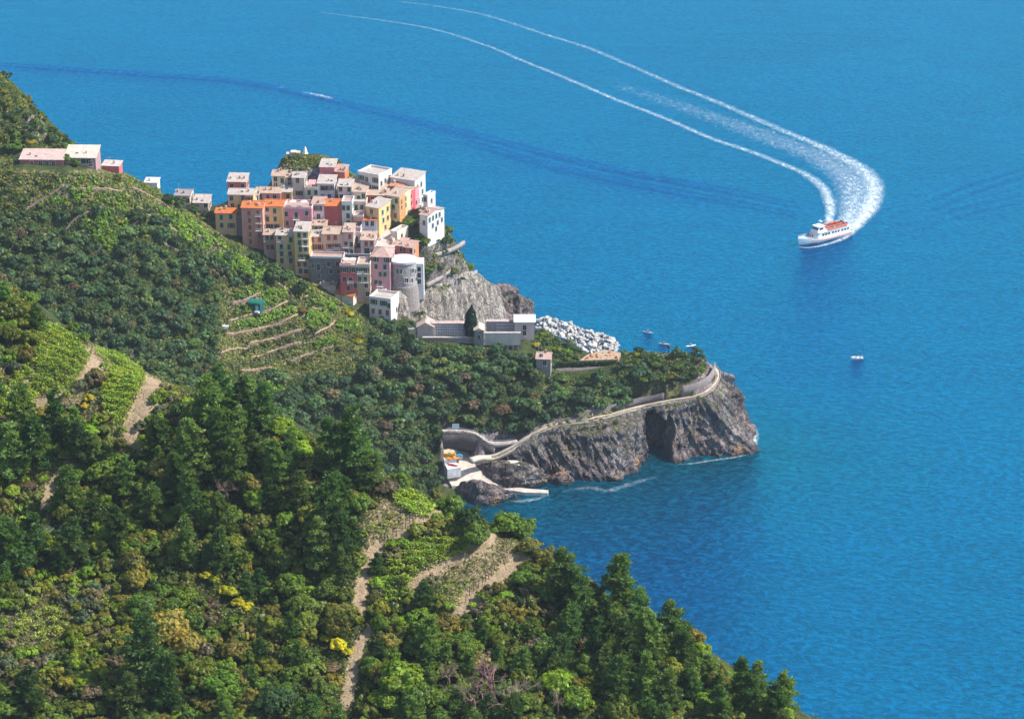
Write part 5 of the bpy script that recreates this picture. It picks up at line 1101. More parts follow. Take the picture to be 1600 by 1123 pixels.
    for z in (.6, 1.1): m.tube([(rings[i][0][0], rings[i][0][1]+.15, rings[i][0][2]+z-.3) for i in range(17, n+1)]+[(rings[i][6][0], rings[i][6][1]-.15, rings[i][6][2]+z-.3) for i in range(n, 16, -1)], .05, 5)
    obj('bow_rail', m.mesh('bow_rail', M_PAINT), r, (.75,.75,.76))
    ME_SEAT = MB().box(-.25,.25,-2.2,-.35,.35,.42).box(-.3,-.22,-2.2,-.35,.42,.85).box(-.25,.25,.35,2.2,.35,.42).box(-.3,-.22,.35,2.2,.42,.85).box(-.2,.2,-1.4,-1.2,0,.35).box(-.2,.2,1.2,1.4,0,.35).mesh('bench', M_PAINT)
    for i in range(10): q = obj('bench', ME_SEAT, r, (.75,.17,.06)); q.location = (-10.6+1.15*i, 0, 4.27)
    M = r.matrix_basis if False else Matrix.Translation(Vector(c)) @ Matrix.Rotation(ang, 4, 'Z')
    sh = [((.08,.08,.14),'dark'),((.65,.08,.08),'red'),((.8,.78,.76),'white'),((.10,.16,.40),'blue'),((.55,.30,.45),'pink')]
    for i in range(10):
        for y in (-1.9, -1.3, -.7, .7, 1.3, 1.9):
            if random.random() < .42:
                c_, nm = random.choice(sh); person(f'passenger in a {nm} top seated on the ferry upper deck', M @ Vector((-10.6+1.15*i, y, 4.27)), ang-math.pi/2, c_, True, f'ferry passengers in {nm} tops, upper deck')
    for i in range(6):
        c_, nm = sh[i % 5]; person(f'passenger in a {nm} top standing on the ferry bow', M @ Vector((7.2+.5*(i//3), -1.6+1.4*(i % 3), sheer(.8)-.33)), ang-math.pi/2, c_, False, f'ferry passengers in {nm} tops, bow')
ferry()
foam('bow_foam', 'bow wave running along the side of the ferry', None, [.8,1.6,2.4,3.5], [.6,.9,1,1.1], 50, 8, world=[S(1246,386,0)[:2], S(1262,388,0)[:2], S(1290,383,0)[:2], S(1320,372,0)[:2], S(1345,352,0)[:2]], zoff=.25)
o = rowboat('small open motorboat alone on the sea with two people', S(1339,561.5,-.1), math.radians(190), (.80,.78,.76)); o['category'] = 'boat'
M = Matrix.Translation(Vector(S(1339,561.5,-.1))) @ Matrix.Rotation(math.radians(190), 4, 'Z')
person('person in a pink top at the stern of the motorboat', M @ Vector((-1.5,0,.3)), math.radians(100), (.75,.35,.45), True); person('person in a dark top midway in the motorboat', M @ Vector((.3,0,.3)), math.radians(100), (.04,.05,.10), True)
for u, v, c, lb in [(1012,520,(.55,.50,.62),'grey kayak on the sea behind the headland'),(1037,538,(.62,.55,.62),'faint grey kayak close behind the garden edge'),(1079,541,(.82,.82,.80),'white kayak near the headland palm')]:
    o = kayak(lb, S(u, v, -.05), random.uniform(0, 3), c); del o['group']; 
    p = S(u, v, -.05); person('paddler sitting in the '+lb, (p[0], p[1], .12), 1.0, (.55,.35,.4), True)

# ------------------------------------------------------------------ plants
random.seed(42)
def leaf_cloud(C, Nn, size, aspect, rg, along=None):
    """leaf-sized quads at points C facing Nn"""
    n = len(C); Nn = Nn/np.linalg.norm(Nn, axis=1)[:, None]
    r = rg.normal(size=(n, 3)) if along is None else along
    t = r-Nn*np.sum(r*Nn, 1)[:, None]; t /= np.linalg.norm(t, axis=1)[:, None]+1e-9; b = np.cross(Nn, t)
    sz = (size*rg.uniform(.6, 1.4, n))[:, None] if np.isscalar(size) else size[:, None]
    t = t*sz*aspect; b = b*sz
    V = np.stack([C-t, C-b*.9, C+t, C+b*.9], 1)          # a pointed, lozenge leaf
    return V.reshape(-1, 3), np.arange(4*n).reshape(-1, 4)
def crown_blob(seed, nc=60, nl=60, size=.062, flat=.85, spread=.82):
    rg = np.random.default_rng(seed); V = []; var = []
    d = rg.normal(size=(nc, 3)); d[:, 2] = np.abs(d[:, 2])*.95-.25; d /= np.linalg.norm(d, axis=1)[:, None]
    lob = 1+.55*fbm(d*1.5+seed, 2, seed)
    rad = rg.uniform(.35, 1, nc)**.45*spread; cc = d*(rad*lob)[:, None]*np.array([1, 1, flat]); cc[:, 2] += .78
    for c in cc:
        rc = rg.uniform(.12, .33); q = rg.normal(size=(nl, 3)); q /= np.linalg.norm(q, axis=1)[:, None]
        p = c+q*(rc*rg.uniform(.55, 1.0, nl))[:, None]*np.array([1, 1, .8])
        out = p-np.array([0, 0, .6]); out /= np.linalg.norm(out, axis=1)[:, None]
        nn = q*.8+out*.5+rg.normal(size=(nl, 3))*.38+np.array([0, 0, .25]); v, _ = leaf_cloud(p, nn, size, 1.35, rg); V.append(v)
        var.append(np.repeat(np.clip(rg.uniform(.25, .75)+rg.normal(size=nl)*.16, 0, 1), 4))
    V = np.concatenate(V); return V, np.concatenate(var)
def crown_pine(seed, lean=0.0):
    rg = np.random.default_rng(seed); V = []; var = []; lev = 13
    for L in range(lev):
        h = .16+.80*L/(lev-1); R = (.285*(1-h)**.62+.02)*rg.uniform(.85, 1.2); nb = 7 if h < .75 else 5
        for k in range(nb):
            if rg.random() < .12: continue
            a = rg.uniform(0, 6.28); Lb = R*rg.uniform(.65, 1.25); z = h+rg.normal()*.018
            for q in ((.35, .68, 1.0) if Lb > .09 else (.5, 1.0)):
                c = np.array([math.cos(a)*Lb*q, math.sin(a)*Lb*q, z+.10*Lb*q*q]); nn_ = 22; rc = .052*(1.15-.3*h)
                dr = rg.normal(size=(nn_, 3)); dr[:, 2] = dr[:, 2]*.6+.45; dr += np.array([math.cos(a), math.sin(a), 0])*.35; dr /= np.linalg.norm(dr, axis=1)[:, None]
                p = c+dr*rc*rg.uniform(.4, 1.0, nn_)[:, None]; nn = np.cross(dr, rg.normal(size=(nn_, 3)))+np.array([0, 0, .35])
                v, _ = leaf_cloud(p, nn, .0135, 2.6, rg, dr); V.append(v); var.append(np.repeat(np.clip(rg.uniform(.2, .7)+rg.normal(size=nn_)*.15, 0, 1), 4))
    V = np.concatenate(V); V[:, 0] += lean*V[:, 2]**2; return V, np.concatenate(var)
def crown_cypress(seed):
    rg = np.random.default_rng(seed); n = 2600; h = rg.uniform(.04, 1, n)**.9; a = rg.uniform(0, 6.28, n); R = .135*np.sin(np.clip(h*1.06, 0, 1)*math.pi)**.55*(1+.25*fbm(np.stack([np.cos(a)*2, np.sin(a)*2, h*7], 1), 2, seed))+.01
    R *= rg.uniform(.7, 1.05, n); p = np.stack([np.cos(a)*R, np.sin(a)*R, h], 1); nn = np.stack([np.cos(a), np.sin(a), a*0+.3], 1)+rg.normal(size=(n, 3))*.35
    v, _ = leaf_cloud(p, nn, .016, 1.8, rg, np.tile([0, 0, 1.0], (n, 1))+rg.normal(size=(n, 3))*.3); return v, np.repeat(rg.uniform(.2, .8, n), 4)
def leaf_mesh(name, V, var, tint=None):
    n = len(V); t = np.ones((n, 4)) if tint is None else tint
    return mesh_np(name, V, np.arange(n).reshape(-1, 4), M_LEAF, False, {'var': ('FLOAT', var), 'tint': ('FLOAT_COLOR', t)})
def trunk_mesh(kind, seed):
    rg = random.Random(seed); m = MB()
    if kind == 'pine':
        m.tube([(0,0,-.06),(.004,0,.3),(0,.004,.7),(0,0,.97)], [.020,.015,.009,.003], 7)
        for i in range(10):
            h = .2+.07*i; a = rg.uniform(0, 6.28); R = .24*(1-h)**.7; m.tube([(0,0,h),(math.cos(a)*R*.5,math.sin(a)*R*.5,h+.01),(math.cos(a)*R,math.sin(a)*R,h+.035)], [.006,.004,.002], 4, False)
    else:
        m.tube([(0,0,-.25),(.03,0,.2),(0,.03,.6)], [.085,.07,.05], 7)
        for i in range(6):
            a = i*1.05+rg.uniform(-.3,.3); q = rg.uniform(.45,.7); m.tube([(0,.02,.35+.04*i),(math.cos(a)*q*.5,math.sin(a)*q*.5,.7),(math.cos(a)*q,math.sin(a)*q,1.0+rg.uniform(-.1,.25))], [.045,.03,.012], 5, False)
    return m.mesh('trunk', M_BARK)
def dead_mesh(seed):
    rg = random.Random(seed); m = MB()
    def br(p, d, L, r, k):
        q = p+d*L; mid = p+d*L*.5+Vector((rg.uniform(-1,1),rg.uniform(-1,1),rg.uniform(-.3,.6)))*L*.08; m.tube([tuple(p), tuple(mid), tuple(q)], [r, r*.8, r*.55], 5 if k < 2 else 3, False)
        if k >= 4: return
        for _ in range(5 if k == 0 else 4):
            dd = (d*.8+Vector((rg.gauss(0,.6),rg.gauss(0,.6),rg.gauss(.15,.35)))).normalized(); br(p+d*L*rg.uniform(.5,1), dd, L*rg.uniform(.45,.68), r*.5, k+1)
    br(Vector((0,0,-.1)), Vector((0,0,1)), .85, .045, 0); return m.mesh('branches', M_BARK)
def palm_parts():
    m = MB(); m.tube([(0,0,-.1),(.03,0,.5),(.05,0,1.0)], [.06,.05,.045], 8); tr = m.mesh('trunk', M_BARK); rg = np.random.default_rng(4); V = []
    for k in range(26):
        a = rg.uniform(0, 6.28); el = rg.uniform(-.3, 1.2); L = rg.uniform(.6, .85); q = np.linspace(.05, 1, 26); d = np.array([math.cos(a), math.sin(a), 0])
        P = np.array([.05, 0, 1.0])+d[None, :]*(L*q*math.cos(el*.7))[:, None]+np.array([0, 0, 1.0])[None, :]*(L*(math.sin(el)*q-.75*q*q))[:, None]
        sd = np.cross(d, [0, 0, 1])
        for s in (-1, 1): v, _ = leaf_cloud(P+sd*s*.05, np.tile([0, 0, 1.0], (26, 1))+sd*s*-.5, np.full(26, .022), 4.0, rg, np.tile(sd*s+d*.6, (26, 1))); V.append(v)
    V = np.concatenate(V); return tr, leaf_mesh('crown', V, np.full(len(V), .5))
BLOBS = [crown_blob(200+i) for i in range(6)]; ME_BLOB = [leaf_mesh('crown', *b) for b in BLOBS]; ME_BTR = [trunk_mesh('broad', i) for i in range(4)]
ME_BUSH = [leaf_mesh('shrub', *crown_blob(300+i, 44, 44, .085, .62, .84)) for i in range(6)]
ME_PINE = [leaf_mesh('crown', *crown_pine(400+i, (0, .05, -.05, .08, 0)[i])) for i in range(5)]; ME_PTR = [trunk_mesh('pine', 40+i) for i in range(3)]
SMALL = [crown_blob(500+i, 20, 26, .125, .75, .78) for i in range(6)]; ME_SMALL = [leaf_mesh('shrub', *b) for b in SMALL]
MIDT = [leaf_mesh('crown', *crown_blob(600+i, 40, 34, .095, .9, .84)) for i in range(6)]
ME_DEAD = [dead_mesh(i) for i in range(3)]; ME_CYP = leaf_mesh('crown', *crown_cypress(5)); PALM_TR, PALM_CR = palm_parts()
def plant(name, parts, p, s, label, cat, group, sz=1.0, rz=None):
    """parts: (name, mesh, colour); an Empty with a trunk and a crown, or a single mesh"""
    rz = random.uniform(0, 6.28) if rz is None else rz
    if len(parts) == 1: o = obj(name, parts[0][1], None, parts[0][2])
    else:
        o = obj(name, None)
        for nm, me, c in parts: obj(nm, me, o, c)
    o.location = p; o.scale = (s*random.uniform(.82, 1.22), s*random.uniform(.82, 1.22), s*sz); o.rotation_euler = (random.uniform(-.06, .06), random.uniform(-.06, .06), rz); return tag(o, label, cat, group)
def jit(c, a=.25):
    k = random.uniform(1-a, 1+a); return (c[0]*k*random.uniform(.88,1.12), c[1]*k, c[2]*k*random.uniform(.85,1.15))
PINE_D=(.070,.135,.036); PINE_L=(.125,.205,.054); OAK=(.115,.190,.022); BRIGHT=(.200,.300,.024); OLIVE=(.190,.185,.038); GOLDG=(.33,.27,.06); DARK=(.045,.085,.020); BROOM=(.46,.42,.015); MOSS=(.15,.18,.02); GREYG=(.11,.145,.085); BROWN=(.17,.13,.085); BLUEG=(.065,.122,.055)
# bare ground of the near slope, as outlines in the picture
NV = [[(66,504),(95,508),(135,545),(142,556),(122,588),(95,610),(35,610),(15,600),(30,572),(55,545)], [(0,600),(30,612),(62,612),(45,634),(0,645)], [(146,541),(185,553),(222,577),(226,590),(206,626),(188,668),(162,640),(158,600),(174,566)],
      [(603,754),(640,762),(682,788),(672,803),(645,800),(618,780)], [(562,822),(600,800),(640,805),(620,832),(578,848)], [(648,842),(690,836),(732,842),(735,856),(690,872),(655,888),(625,935),(598,935),(603,880)], [(705,890),(740,900),(725,935),(690,950),(682,930)], [(800,858),(812,870),(795,880)], [(20,960),(90,940),(110,985),(30,1010)]]
NV_L = ['bright vine canopy on the topmost terrace of the near slope','small vine plot at the left end below the top terrace','bright vine canopy sloping down beside the bare sandy strip','bright vine rows on the spur above the harbour','thin yellowish vines on the stony bank of the spur','wide bright vine canopy across the middle of the spur','scattered young vines on the dry lower bank','few young vines at the outer end of the spur','loose vines in the shaded clearing']
BARE = NV+DIRT_POLY
near_paths_px = NEAR_PATHS
def bare(u, v, marg):
    for pl in BARE:
        if inpoly(np.array(u), np.array(v), pl): return True
    for k, l in enumerate(near_paths_px):
        if segdist(np.array(u), np.array(v), l)[0] < marg+(9 if k == 2 else 0): return True
    for q in BIG:
        if q[0] == 'Y' and abs(u-q[1]) < 20 and -8 < v-q[2] < 34: return True
    return False
LM_N = [(100,560,'the topmost vine terrace'),(220,640,'the bare sandy strip'),(298,603,'the crest broom bush'),(548,690,'the tall crest pine'),(265,975,'the golden olive tree'),(360,930,'the diagonal broom clump'),(530,1012,'the broom beside the trail'),(552,1060,'the bottom trail'),(625,1050,'the large bright green tree'),(770,1075,'the purplish leafless tree'),(640,775,'the upper vines of the spur'),(670,865,'the wide vines of the spur'),(750,910,'the dry bank of the spur'),(800,800,'the oaks over the harbour'),(1010,960,'the pines on the sea edge'),(1225,1085,'the pine farthest down'),(90,960,'the lower left clearing'),(80,760,'the left path bend'),(485,648,'the leafless crest tree'),(430,850,'the big middle oaks'),(20,480,'the mossy trees at the left edge'),(880,1060,'the bright trees near the bottom'),(1080,1000,'the golden trees on the sea edge'),(40,1075,'the corner conifer'),(290,740,'the middle pines'),(150,820,'the bright saplings')]
LM_F = [(70,255,'the dark red farmhouse'),(130,255,'the cream roofed porch'),(180,264,'the red walled shed'),(350,350,'the apricot house'),(400,478,'the green hut'),(352,515,'the white boxes'),(473,489,'the rust coloured bush'),(542,490,'the edge broom'),(470,452,'the large dark bush'),(600,495,'the lowest white house'),(665,515,'the gabled cemetery building'),(734,520,'the cypress'),(800,540,'the cemetery pillars'),(850,565,'the stone cottage'),(915,568,'the clipped hedge'),(940,553,'the orange terrace'),(1045,548,'the dark round headed post'),(1086,560,'the headland palm'),(940,640,'the yellow path bush'),(888,632,'the zigzag stair'),(712,670,'the notice board'),(680,705,'the yellow kayaks'),(680,350,'the white villa'),(477,245,'the monument'),(385,600,'the smooth green field'),(625,570,'the pale rock scar'),(340,385,'the sunny vine slope'),(700,420,'the village cliff path'),(188,348,'the yellow broom of the slope'),(150,310,'the sunny vine rows'),(40,150,'the knoll top'),(290,320,'the ridge trees'),(60,420,'the ravine head'),(200,540,'the rock scar in the ravine'),(280,480,'the wood beside the terraces'),(560,600,'the wood under the terraces'),(820,630,'the middle of the headland wood')]
def near_lm(u, v, L):
    a, b, t = min(L, key=lambda q: math.hypot(q[0]-u, q[1]-v)); dx, dy = u-a, v-b
    if math.hypot(dx, dy) < 22: return 'close beside '+t
    return (('right of ' if dx > 0 else 'left of ') if abs(dx) > abs(dy) else ('below ' if dy > 0 else 'above '))+t
def region(u, v): return near_lm(u, v, LM_N)
placed = []
PXM = 9.0
def near_plant(kind, u, v, rpx, col=None, force=False, label=None):
    """crown centre and radius in picture measure; the plant stands where its foot meets the slope"""
    foot = v+rpx*{'P': 1.7, 'B': .95, 'S': .55, 'D': 1.0, 'Y': .5, 'T': .9}[kind]
    p = NG.cast(u, min(foot, 1230))
    if p is None: return False
    s = rpx/PXM*(math.hypot(p[1], CAMZ-p[2])/445); t = region(u, v)
    if kind == 'P':
        H = s*3.9*random.uniform(.85, 1.1); c = col or jit(random.choice([PINE_D, PINE_L, PINE_L]))
        big = 'tall' if H > 12 else 'young'
        lb = label or f'{big} dark green pine tree {t}'; i = random.randrange(5)
        plant('pine_tree', [('trunk', ME_PTR[i % 3], (.9,.8,.75)), ('crown', ME_PINE[i], c)], (p[0], p[1], p[2]-.2), H, lb, 'tree', None if label else f'{big} pine trees {t}')
    elif kind in 'BT':
        c = col or jit(random.choice([OAK, OAK, BRIGHT, MOSS, OLIVE, (.10,.17,.025)])); nm = 'bright green' if c[1] > .13 else ('olive' if c[0] > .085 else 'deep green'); i = random.randrange(6)
        lb = label or f'{nm} broadleaf tree {t}'
        plant('broadleaf_tree', [('trunk', ME_BTR[i % 4], (.8,.75,.7)), ('crown', ME_BLOB[i], c)], (p[0], p[1], p[2]-.1), s*.95, lb, 'tree', None if label else f'{nm} broadleaf trees {t}', random.uniform(.95, 1.2))
    elif kind == 'S':
        c = col or jit(random.choice([DARK, MOSS, OAK, OLIVE, MOSS, (.12,.16,.03)])); nm = 'dark' if c[1] < .06 else ('brownish' if c[0] > c[1] else ('light green' if c[1] > .10 else 'mid green'))
        lb = label or f'{nm} shrub {t}'
        plant('shrub', [('shrub', random.choice(ME_BUSH), c)], (p[0], p[1], p[2]-.25*s), s, lb, 'shrub', None if label else f'{nm} shrubs {t}', random.uniform(.8, 1.2))
    elif kind == 'Y':
        lb = label or f'yellow flowering broom bush {t}'; plant('broom_bush', [('shrub', random.choice(ME_BUSH), col or jit(BROOM, .15))], (p[0], p[1], p[2]+.2), s, lb, 'bush', None if label else f'broom bushes {t}')
    elif kind == 'D':
        lb = label or f'leafless grey tree {t}'; plant('dead_tree', [('branches', random.choice(ME_DEAD), col or (2.4,1.9,2.0))], p, s*2.0, lb, 'tree', None if label else f'leafless trees {t}')
    placed.append((p[0], p[1], s)); return True
BIG = [('P',548,690,30,PINE_D,'tall dark pine standing on the crest left of the harbour'),('P',520,700,26),('P',565,715,24),('P',585,735,20),('P',510,800,30,PINE_D),('P',535,835,26,PINE_D),('P',500,850,26),('P',590,885,11,PINE_D,'small lone pine at the left edge of the vine spur'),('P',663,940,15,PINE_D,'small dark pine below the vine spur'),
 ('P',35,655,26),('P',90,650,24),('P',60,690,26,PINE_D),('P',20,710,26),('P',120,670,20),('P',330,640,24),('P',345,690,24),('P',300,700,24),('P',275,750,24),('P',250,680,22),('P',305,785,26),('P',350,800,24),('P',240,790,22),('P',200,745,20),('P',110,770,20),('P',370,730,24),('P',400,700,22),('P',430,720,22),('P',455,700,20),('P',290,850,24),('P',345,855,22),('P',130,690,18),('P',15,860,26,PINE_D),('P',50,840,24),('P',110,850,20),('P',150,800,18),('P',185,830,20),
 ('P',230,1020,30,PINE_D),('P',255,1070,24),('P',40,1075,26,PINE_D,'dark conifer in the bottom left corner'),('P',205,1085,20),('P',105,1035,11),('P',470,760,20),('P',410,640,20),('P',380,620,20),('P',345,600,18),
 ('P',885,900,26),('P',905,930,24,PINE_D),('P',968,915,26),('P',950,960,24),('P',1000,960,26),('P',1015,1000,24),('P',1045,985,24),('P',980,1010,26),('P',1070,1010,22),('P',930,1000,24),('P',1010,1060,24),('P',1040,1080,22),('P',1160,1075,24),('P',1180,1060,18),('P',1225,1085,20,None,'pine farthest down the sea edge'),('P',1205,1105,20),('P',1120,1095,22),('P',960,1060,22),('P',890,980,22),
 ('B',425,840,34,OAK),('B',455,905,32,OAK),('B',440,870,30),('B',265,975,38,GOLDG,'large golden olive tree in the lower middle'),('B',295,1000,26,GOLDG),('B',625,1050,44,BRIGHT,'large bright green tree right of the bottom trail'),('B',650,1085,34,OAK),('B',600,1085,30,BRIGHT),('B',430,1085,34,(.05,.10,.03)),('B',470,940,24),('B',160,780,18,BRIGHT),('B',170,830,18,BRIGHT),('B',150,820,16,BRIGHT),('B',100,800,20,MOSS),
 ('B',625,745,18,OAK),('B',705,785,22,OAK),('B',735,805,26,DARK),('B',745,830,24,OAK),('B',790,810,26,OAK),('B',815,820,22,OAK),('B',770,790,20,OAK),('B',730,780,18,OAK),('B',680,770,14,OLIVE),('B',830,850,18,OLIVE),('B',855,870,22,OLIVE),('B',880,860,20,GOLDG),('B',920,890,18,BRIGHT),('B',1060,960,20,GOLDG),('B',1085,990,20,GOLDG),('B',1095,1010,18,BRIGHT),('B',1030,930,16,OAK),('B',1075,1050,22,OAK),('B',870,1060,28,BRIGHT),('B',900,1090,24,BRIGHT),('B',850,1020,24,OAK),
 ('B',390,750,22,OLIVE),('B',400,780,20,BRIGHT),('B',20,480,24,MOSS),('B',50,465,18,OAK),('B',15,520,22,MOSS),('B',90,470,14,OLIVE),('B',115,510,12,OAK),('B',50,520,18,MOSS),('B',130,525,12,OAK),('B',175,540,11,OAK),('B',215,565,9,OAK),('B',250,660,18,BRIGHT),('B',280,640,16,(.08,.14,.03)),('B',390,640,18,BRIGHT),('B',440,660,18,BRIGHT),
 ('Y',362,932,15),('Y',352,925,11),('Y',372,944,11),('Y',386,952,10,None,'yellow broom bush lowest of the diagonal clump'),('Y',322,902,10,(.45,.42,.015)),('Y',335,912,11,(.30,.34,.015)),('Y',530,1012,15),('Y',510,1002,10),('Y',545,1022,9),('Y',298,600,9,None,'yellow broom bush on the crest beside the top terrace'),('Y',140,625,9,(.42,.36,.03)),('Y',132,640,7,(.42,.36,.03)),('Y',190,590,5),('Y',640,770,5,(.5,.4,.02)),
 ('D',770,1075,30,(2.6,1.7,2.0),'large leafless purplish tree at the bottom right'),('D',740,1095,24),('D',800,1100,26),('D',485,648,15,(3.0,1.8,1.8),'leafless pinkish tree on the crest'),('D',700,1060,18),('D',355,770,18),('D',980,985,12),('D',870,1105,18)]
for q in BIG: near_plant(*q[:4], col=q[4] if len(q) > 4 else None, label=q[5] if len(q) > 5 else None)
RIDGE = [(0,445),(60,492),(150,548),(230,592),(310,612),(430,655),(560,728),(620,762),(690,796),(770,830),(830,862),(950,940),(1080,1010),(1180,1080),(1250,1130)]
rx, ry = zip(*RIDGE)
for q in smooth_line([(985,955),(1050,995),(1100,1030),(1150,1065),(1200,1098),(1245,1125)], 26): near_plant('S', q[0]+random.uniform(-6,6), q[1]+random.uniform(-2,8), random.uniform(9,15))
def spaced(x, y, s, lst, k=.62):
    for a, b, c in lst:
        if (x-a)**2+(y-b)**2 < (k*(s+c))**2: return False
    return True
cnt = dict(P=0, B=0, S=0, Y=0)
NSTF = []
for _ in range(8500):
    u = random.uniform(-10, 1255); vr = np.interp(u, rx, ry); v = random.uniform(vr, 1145)
    light = any(inpoly(np.array(u), np.array(v), pl) for pl in SUB_POLY)
    if u > 560 and v > 960 or u > 820: kind = random.choices('PBS', [.22,.38,.40])[0]
    elif u < 330 and v > 880: kind = random.choices('BS', [.3,.7])[0]
    else: kind = random.choices('PBS', [.20,.32,.48])[0]
    if light: kind = random.choices('BS', [.15,.85])[0]
    rp = {'P': random.uniform(10,18), 'B': random.uniform(13,27), 'S': random.uniform(9,21)}[kind]*(.85 if light else 1)
    if bare(u, v+rp*.5, 5+rp*.5): continue
    if any(inpoly(np.array(u), np.array(v-rp*(1.5 if kind == 'P' else .6)), q) for q in NV): continue
    full = cnt[kind] >= {'P': 80, 'B': 200, 'S': 295}[kind]
    if full and kind == 'P': continue
    p = NG.cast(u, min(v+rp*{'P': 1.9, 'B': .95, 'S': .55}[kind], 1230))
    if p is None or not spaced(p[0], p[1], rp/PXM, placed, .55 if kind == 'P' else .52): continue
    col = None
    if light: col = jit(random.choice([BRIGHT, OLIVE, GREYG, MOSS, BRIGHT, (.20,.24,.05), (.17,.15,.09)]))
    elif kind == 'S' and random.random() < .05: col = jit(BROWN)
    if full:
        c = col or jit(random.choice([DARK, MOSS, OAK, OLIVE, OAK, (.13,.17,.03)])); placed.append((p[0], p[1], rp/PXM)); NSTF.append((p[0], p[1], p[2]-.25*rp/PXM, rp/PXM, random.uniform(.9, 1.3), random.randrange(6), c, random.uniform(0, 6.28)))
    elif near_plant(kind, u, v, rp, col): cnt[kind] += 1
print('near plants', cnt, len(placed))

def scatter_leaves(name, label, cat, P, size, tint, lean=.5, aspect=1.3, seed=1, kind='stuff', group=None):
    rg = np.random.default_rng(seed); n = len(P); nn = rg.normal(size=(n, 3))*lean+np.array([.25, -.1, 1.0]); v, f = leaf_cloud(P, nn, size, aspect, rg)
    o = obj(name, leaf_mesh(name, v, np.repeat(rg.uniform(.15, .9, n), 4), np.repeat(np.column_stack([tint, np.ones(n)]), 4, 0)), None, (1, 1, 1)); return tag(o, label, cat, group, kind)
def tints(n, cols, rg, wts=None):
    c = np.array(cols)[rg.choice(len(cols), n, p=wts)]; return c*rg.uniform(.7, 1.3, (n, 1))
# ground cover of the near slope
rg = np.random.default_rng(21); n = 420000
x = rg.uniform(-118, 70, n); y = rg.uniform(346, 486, n); z = NG.z(x, y); u, v = proj(np.stack([x, y, z], -1))
ok = (u > -40) & (u < 1320) & (v < 1180) & (v > np.interp(u, rx, ry)-6)
dz = np.zeros(n); i_, j_ = ((x-NG.x0)/NG.r).astype(int), ((y-NG.y0)/NG.r).astype(int); dirtv = zone_n[j_, i_, 1]; subv = zone_n[j_, i_, 2]
ok &= rg.random(n) > np.where(dirtv > .55, dirtv*1.2, dirtv*.75); ok &= (fbm(np.stack([x/3, y/3, x*0], -1), 3, 40) > -.35-.0*subv) | (subv < .3)
x, y, z, subv = x[ok], y[ok], z[ok], subv[ok]; n = len(x)
clp = np.clip(.45+1.6*fbm(np.stack([x/2.2, y/2.2, x*0], -1), 3, 8), .05, 1.7); hh = (1-rg.random(n)**2)*clp*np.where(subv > .3, .7, 1.15)
tn = np.where((subv > .3)[:, None], tints(n, [(.14,.19,.03),(.20,.17,.07),(.09,.14,.03),(.25,.20,.11),(.12,.13,.06)], rg), tints(n, [(.08,.13,.022),(.11,.16,.028),(.15,.17,.04),(.06,.10,.02),(.15,.12,.06)], rg))
scatter_leaves('undergrowth', 'low green undergrowth covering the near slope', 'undergrowth', np.column_stack([x, y, z+hh]), .15, tn*(.55+.45*clp)[:, None], .75, 1.4, 5)
# vines of the near slope
for k, pl in enumerate(NV):
    rg = np.random.default_rng(60+k); us, vs = zip(*pl); n = 110000
    c = [NG.cast(a, b) for a, b in pl]; c = [q for q in c if q]; xs = [q[0] for q in c]; ys = [q[1] for q in c]
    x = rg.uniform(min(xs)-2, max(xs)+2, n); y = rg.uniform(min(ys)-3, max(ys)+3, n); z = NG.z(x, y); u, v = proj(np.stack([x, y, z+1.0], -1))
    keepn = int(60*(max(xs)-min(xs)+4)*(max(ys)-min(ys)+6)); sparse = k in (4, 6, 7, 8)
    ok = inpoly(u+rg.normal(size=n)*2, v+rg.normal(size=n)*2, pl) & (np.arange(n) < keepn*(.45 if sparse else 1))
    cl_ = fbm(np.stack([x/1.1, y/1.1, x*0], -1), 3, 90+k); ok &= cl_ > (.05 if sparse else -.42)
    x, y, z, cl_ = x[ok], y[ok], z[ok], cl_[ok]; n = len(x)
    if n == 0: continue
    P = np.column_stack([x, y, z+.75+.55*np.clip(cl_+.35, 0, 1)+rg.uniform(-.3, .15, n)])
    row = np.sin((y*.93+x*.37)*2*math.pi/2.1); P[:, 2] += .22*row; sel = row > rg.uniform(-2.2, -.35, n); P = P[sel]; n = len(P)
    tn = tints(n, [(.22,.34,.030),(.28,.40,.040),(.16,.27,.025),(.34,.42,.06)] if not sparse else [(.20,.27,.04),(.26,.30,.06),(.13,.20,.03)], rg)
    scatter_leaves('vine_foliage', NV_L[k], 'vines', P, .14, tn, .45, 1.3, 70+k)
# vine stakes
ME_STAKE = MB().tube([(0,0,-.3),(.05,-.05,1.0),(.12,-.1,2.0)], [.07,.06,.05], 5).mesh('vine_stake', M_BARK)
for lb, line, num in [('along the edge of the topmost vine terrace',[(148,549),(130,566),(105,592),(80,612),(58,628)],16),('beside the bare sandy strip',[(224,594),(218,612),(206,634),(194,660),(188,672)],16),('under the upper vines of the spur',[(676,800),(655,806),(640,820),(620,838),(600,850)],13),('on the dry lower bank of the spur',[(775,895),(760,910),(745,922),(728,942)],9),('under the wide vines of the spur',[(735,858),(700,874),(670,890),(650,900)],9)]:
    for q in smooth_line(line, num):
        p = NG.cast(q[0]+random.uniform(-1.5,1.5), q[1]+random.uniform(-1,1))
        if p: o = obj('vine_stake', ME_STAKE, None, (.9,.75,.65)); o.location = p; o.rotation_euler = (random.uniform(-.15,.15), random.uniform(-.15,.15), random.uniform(0,6.28)); tag(o, 'dark wooden vine stake '+lb, 'stake', 'vine stakes '+lb)

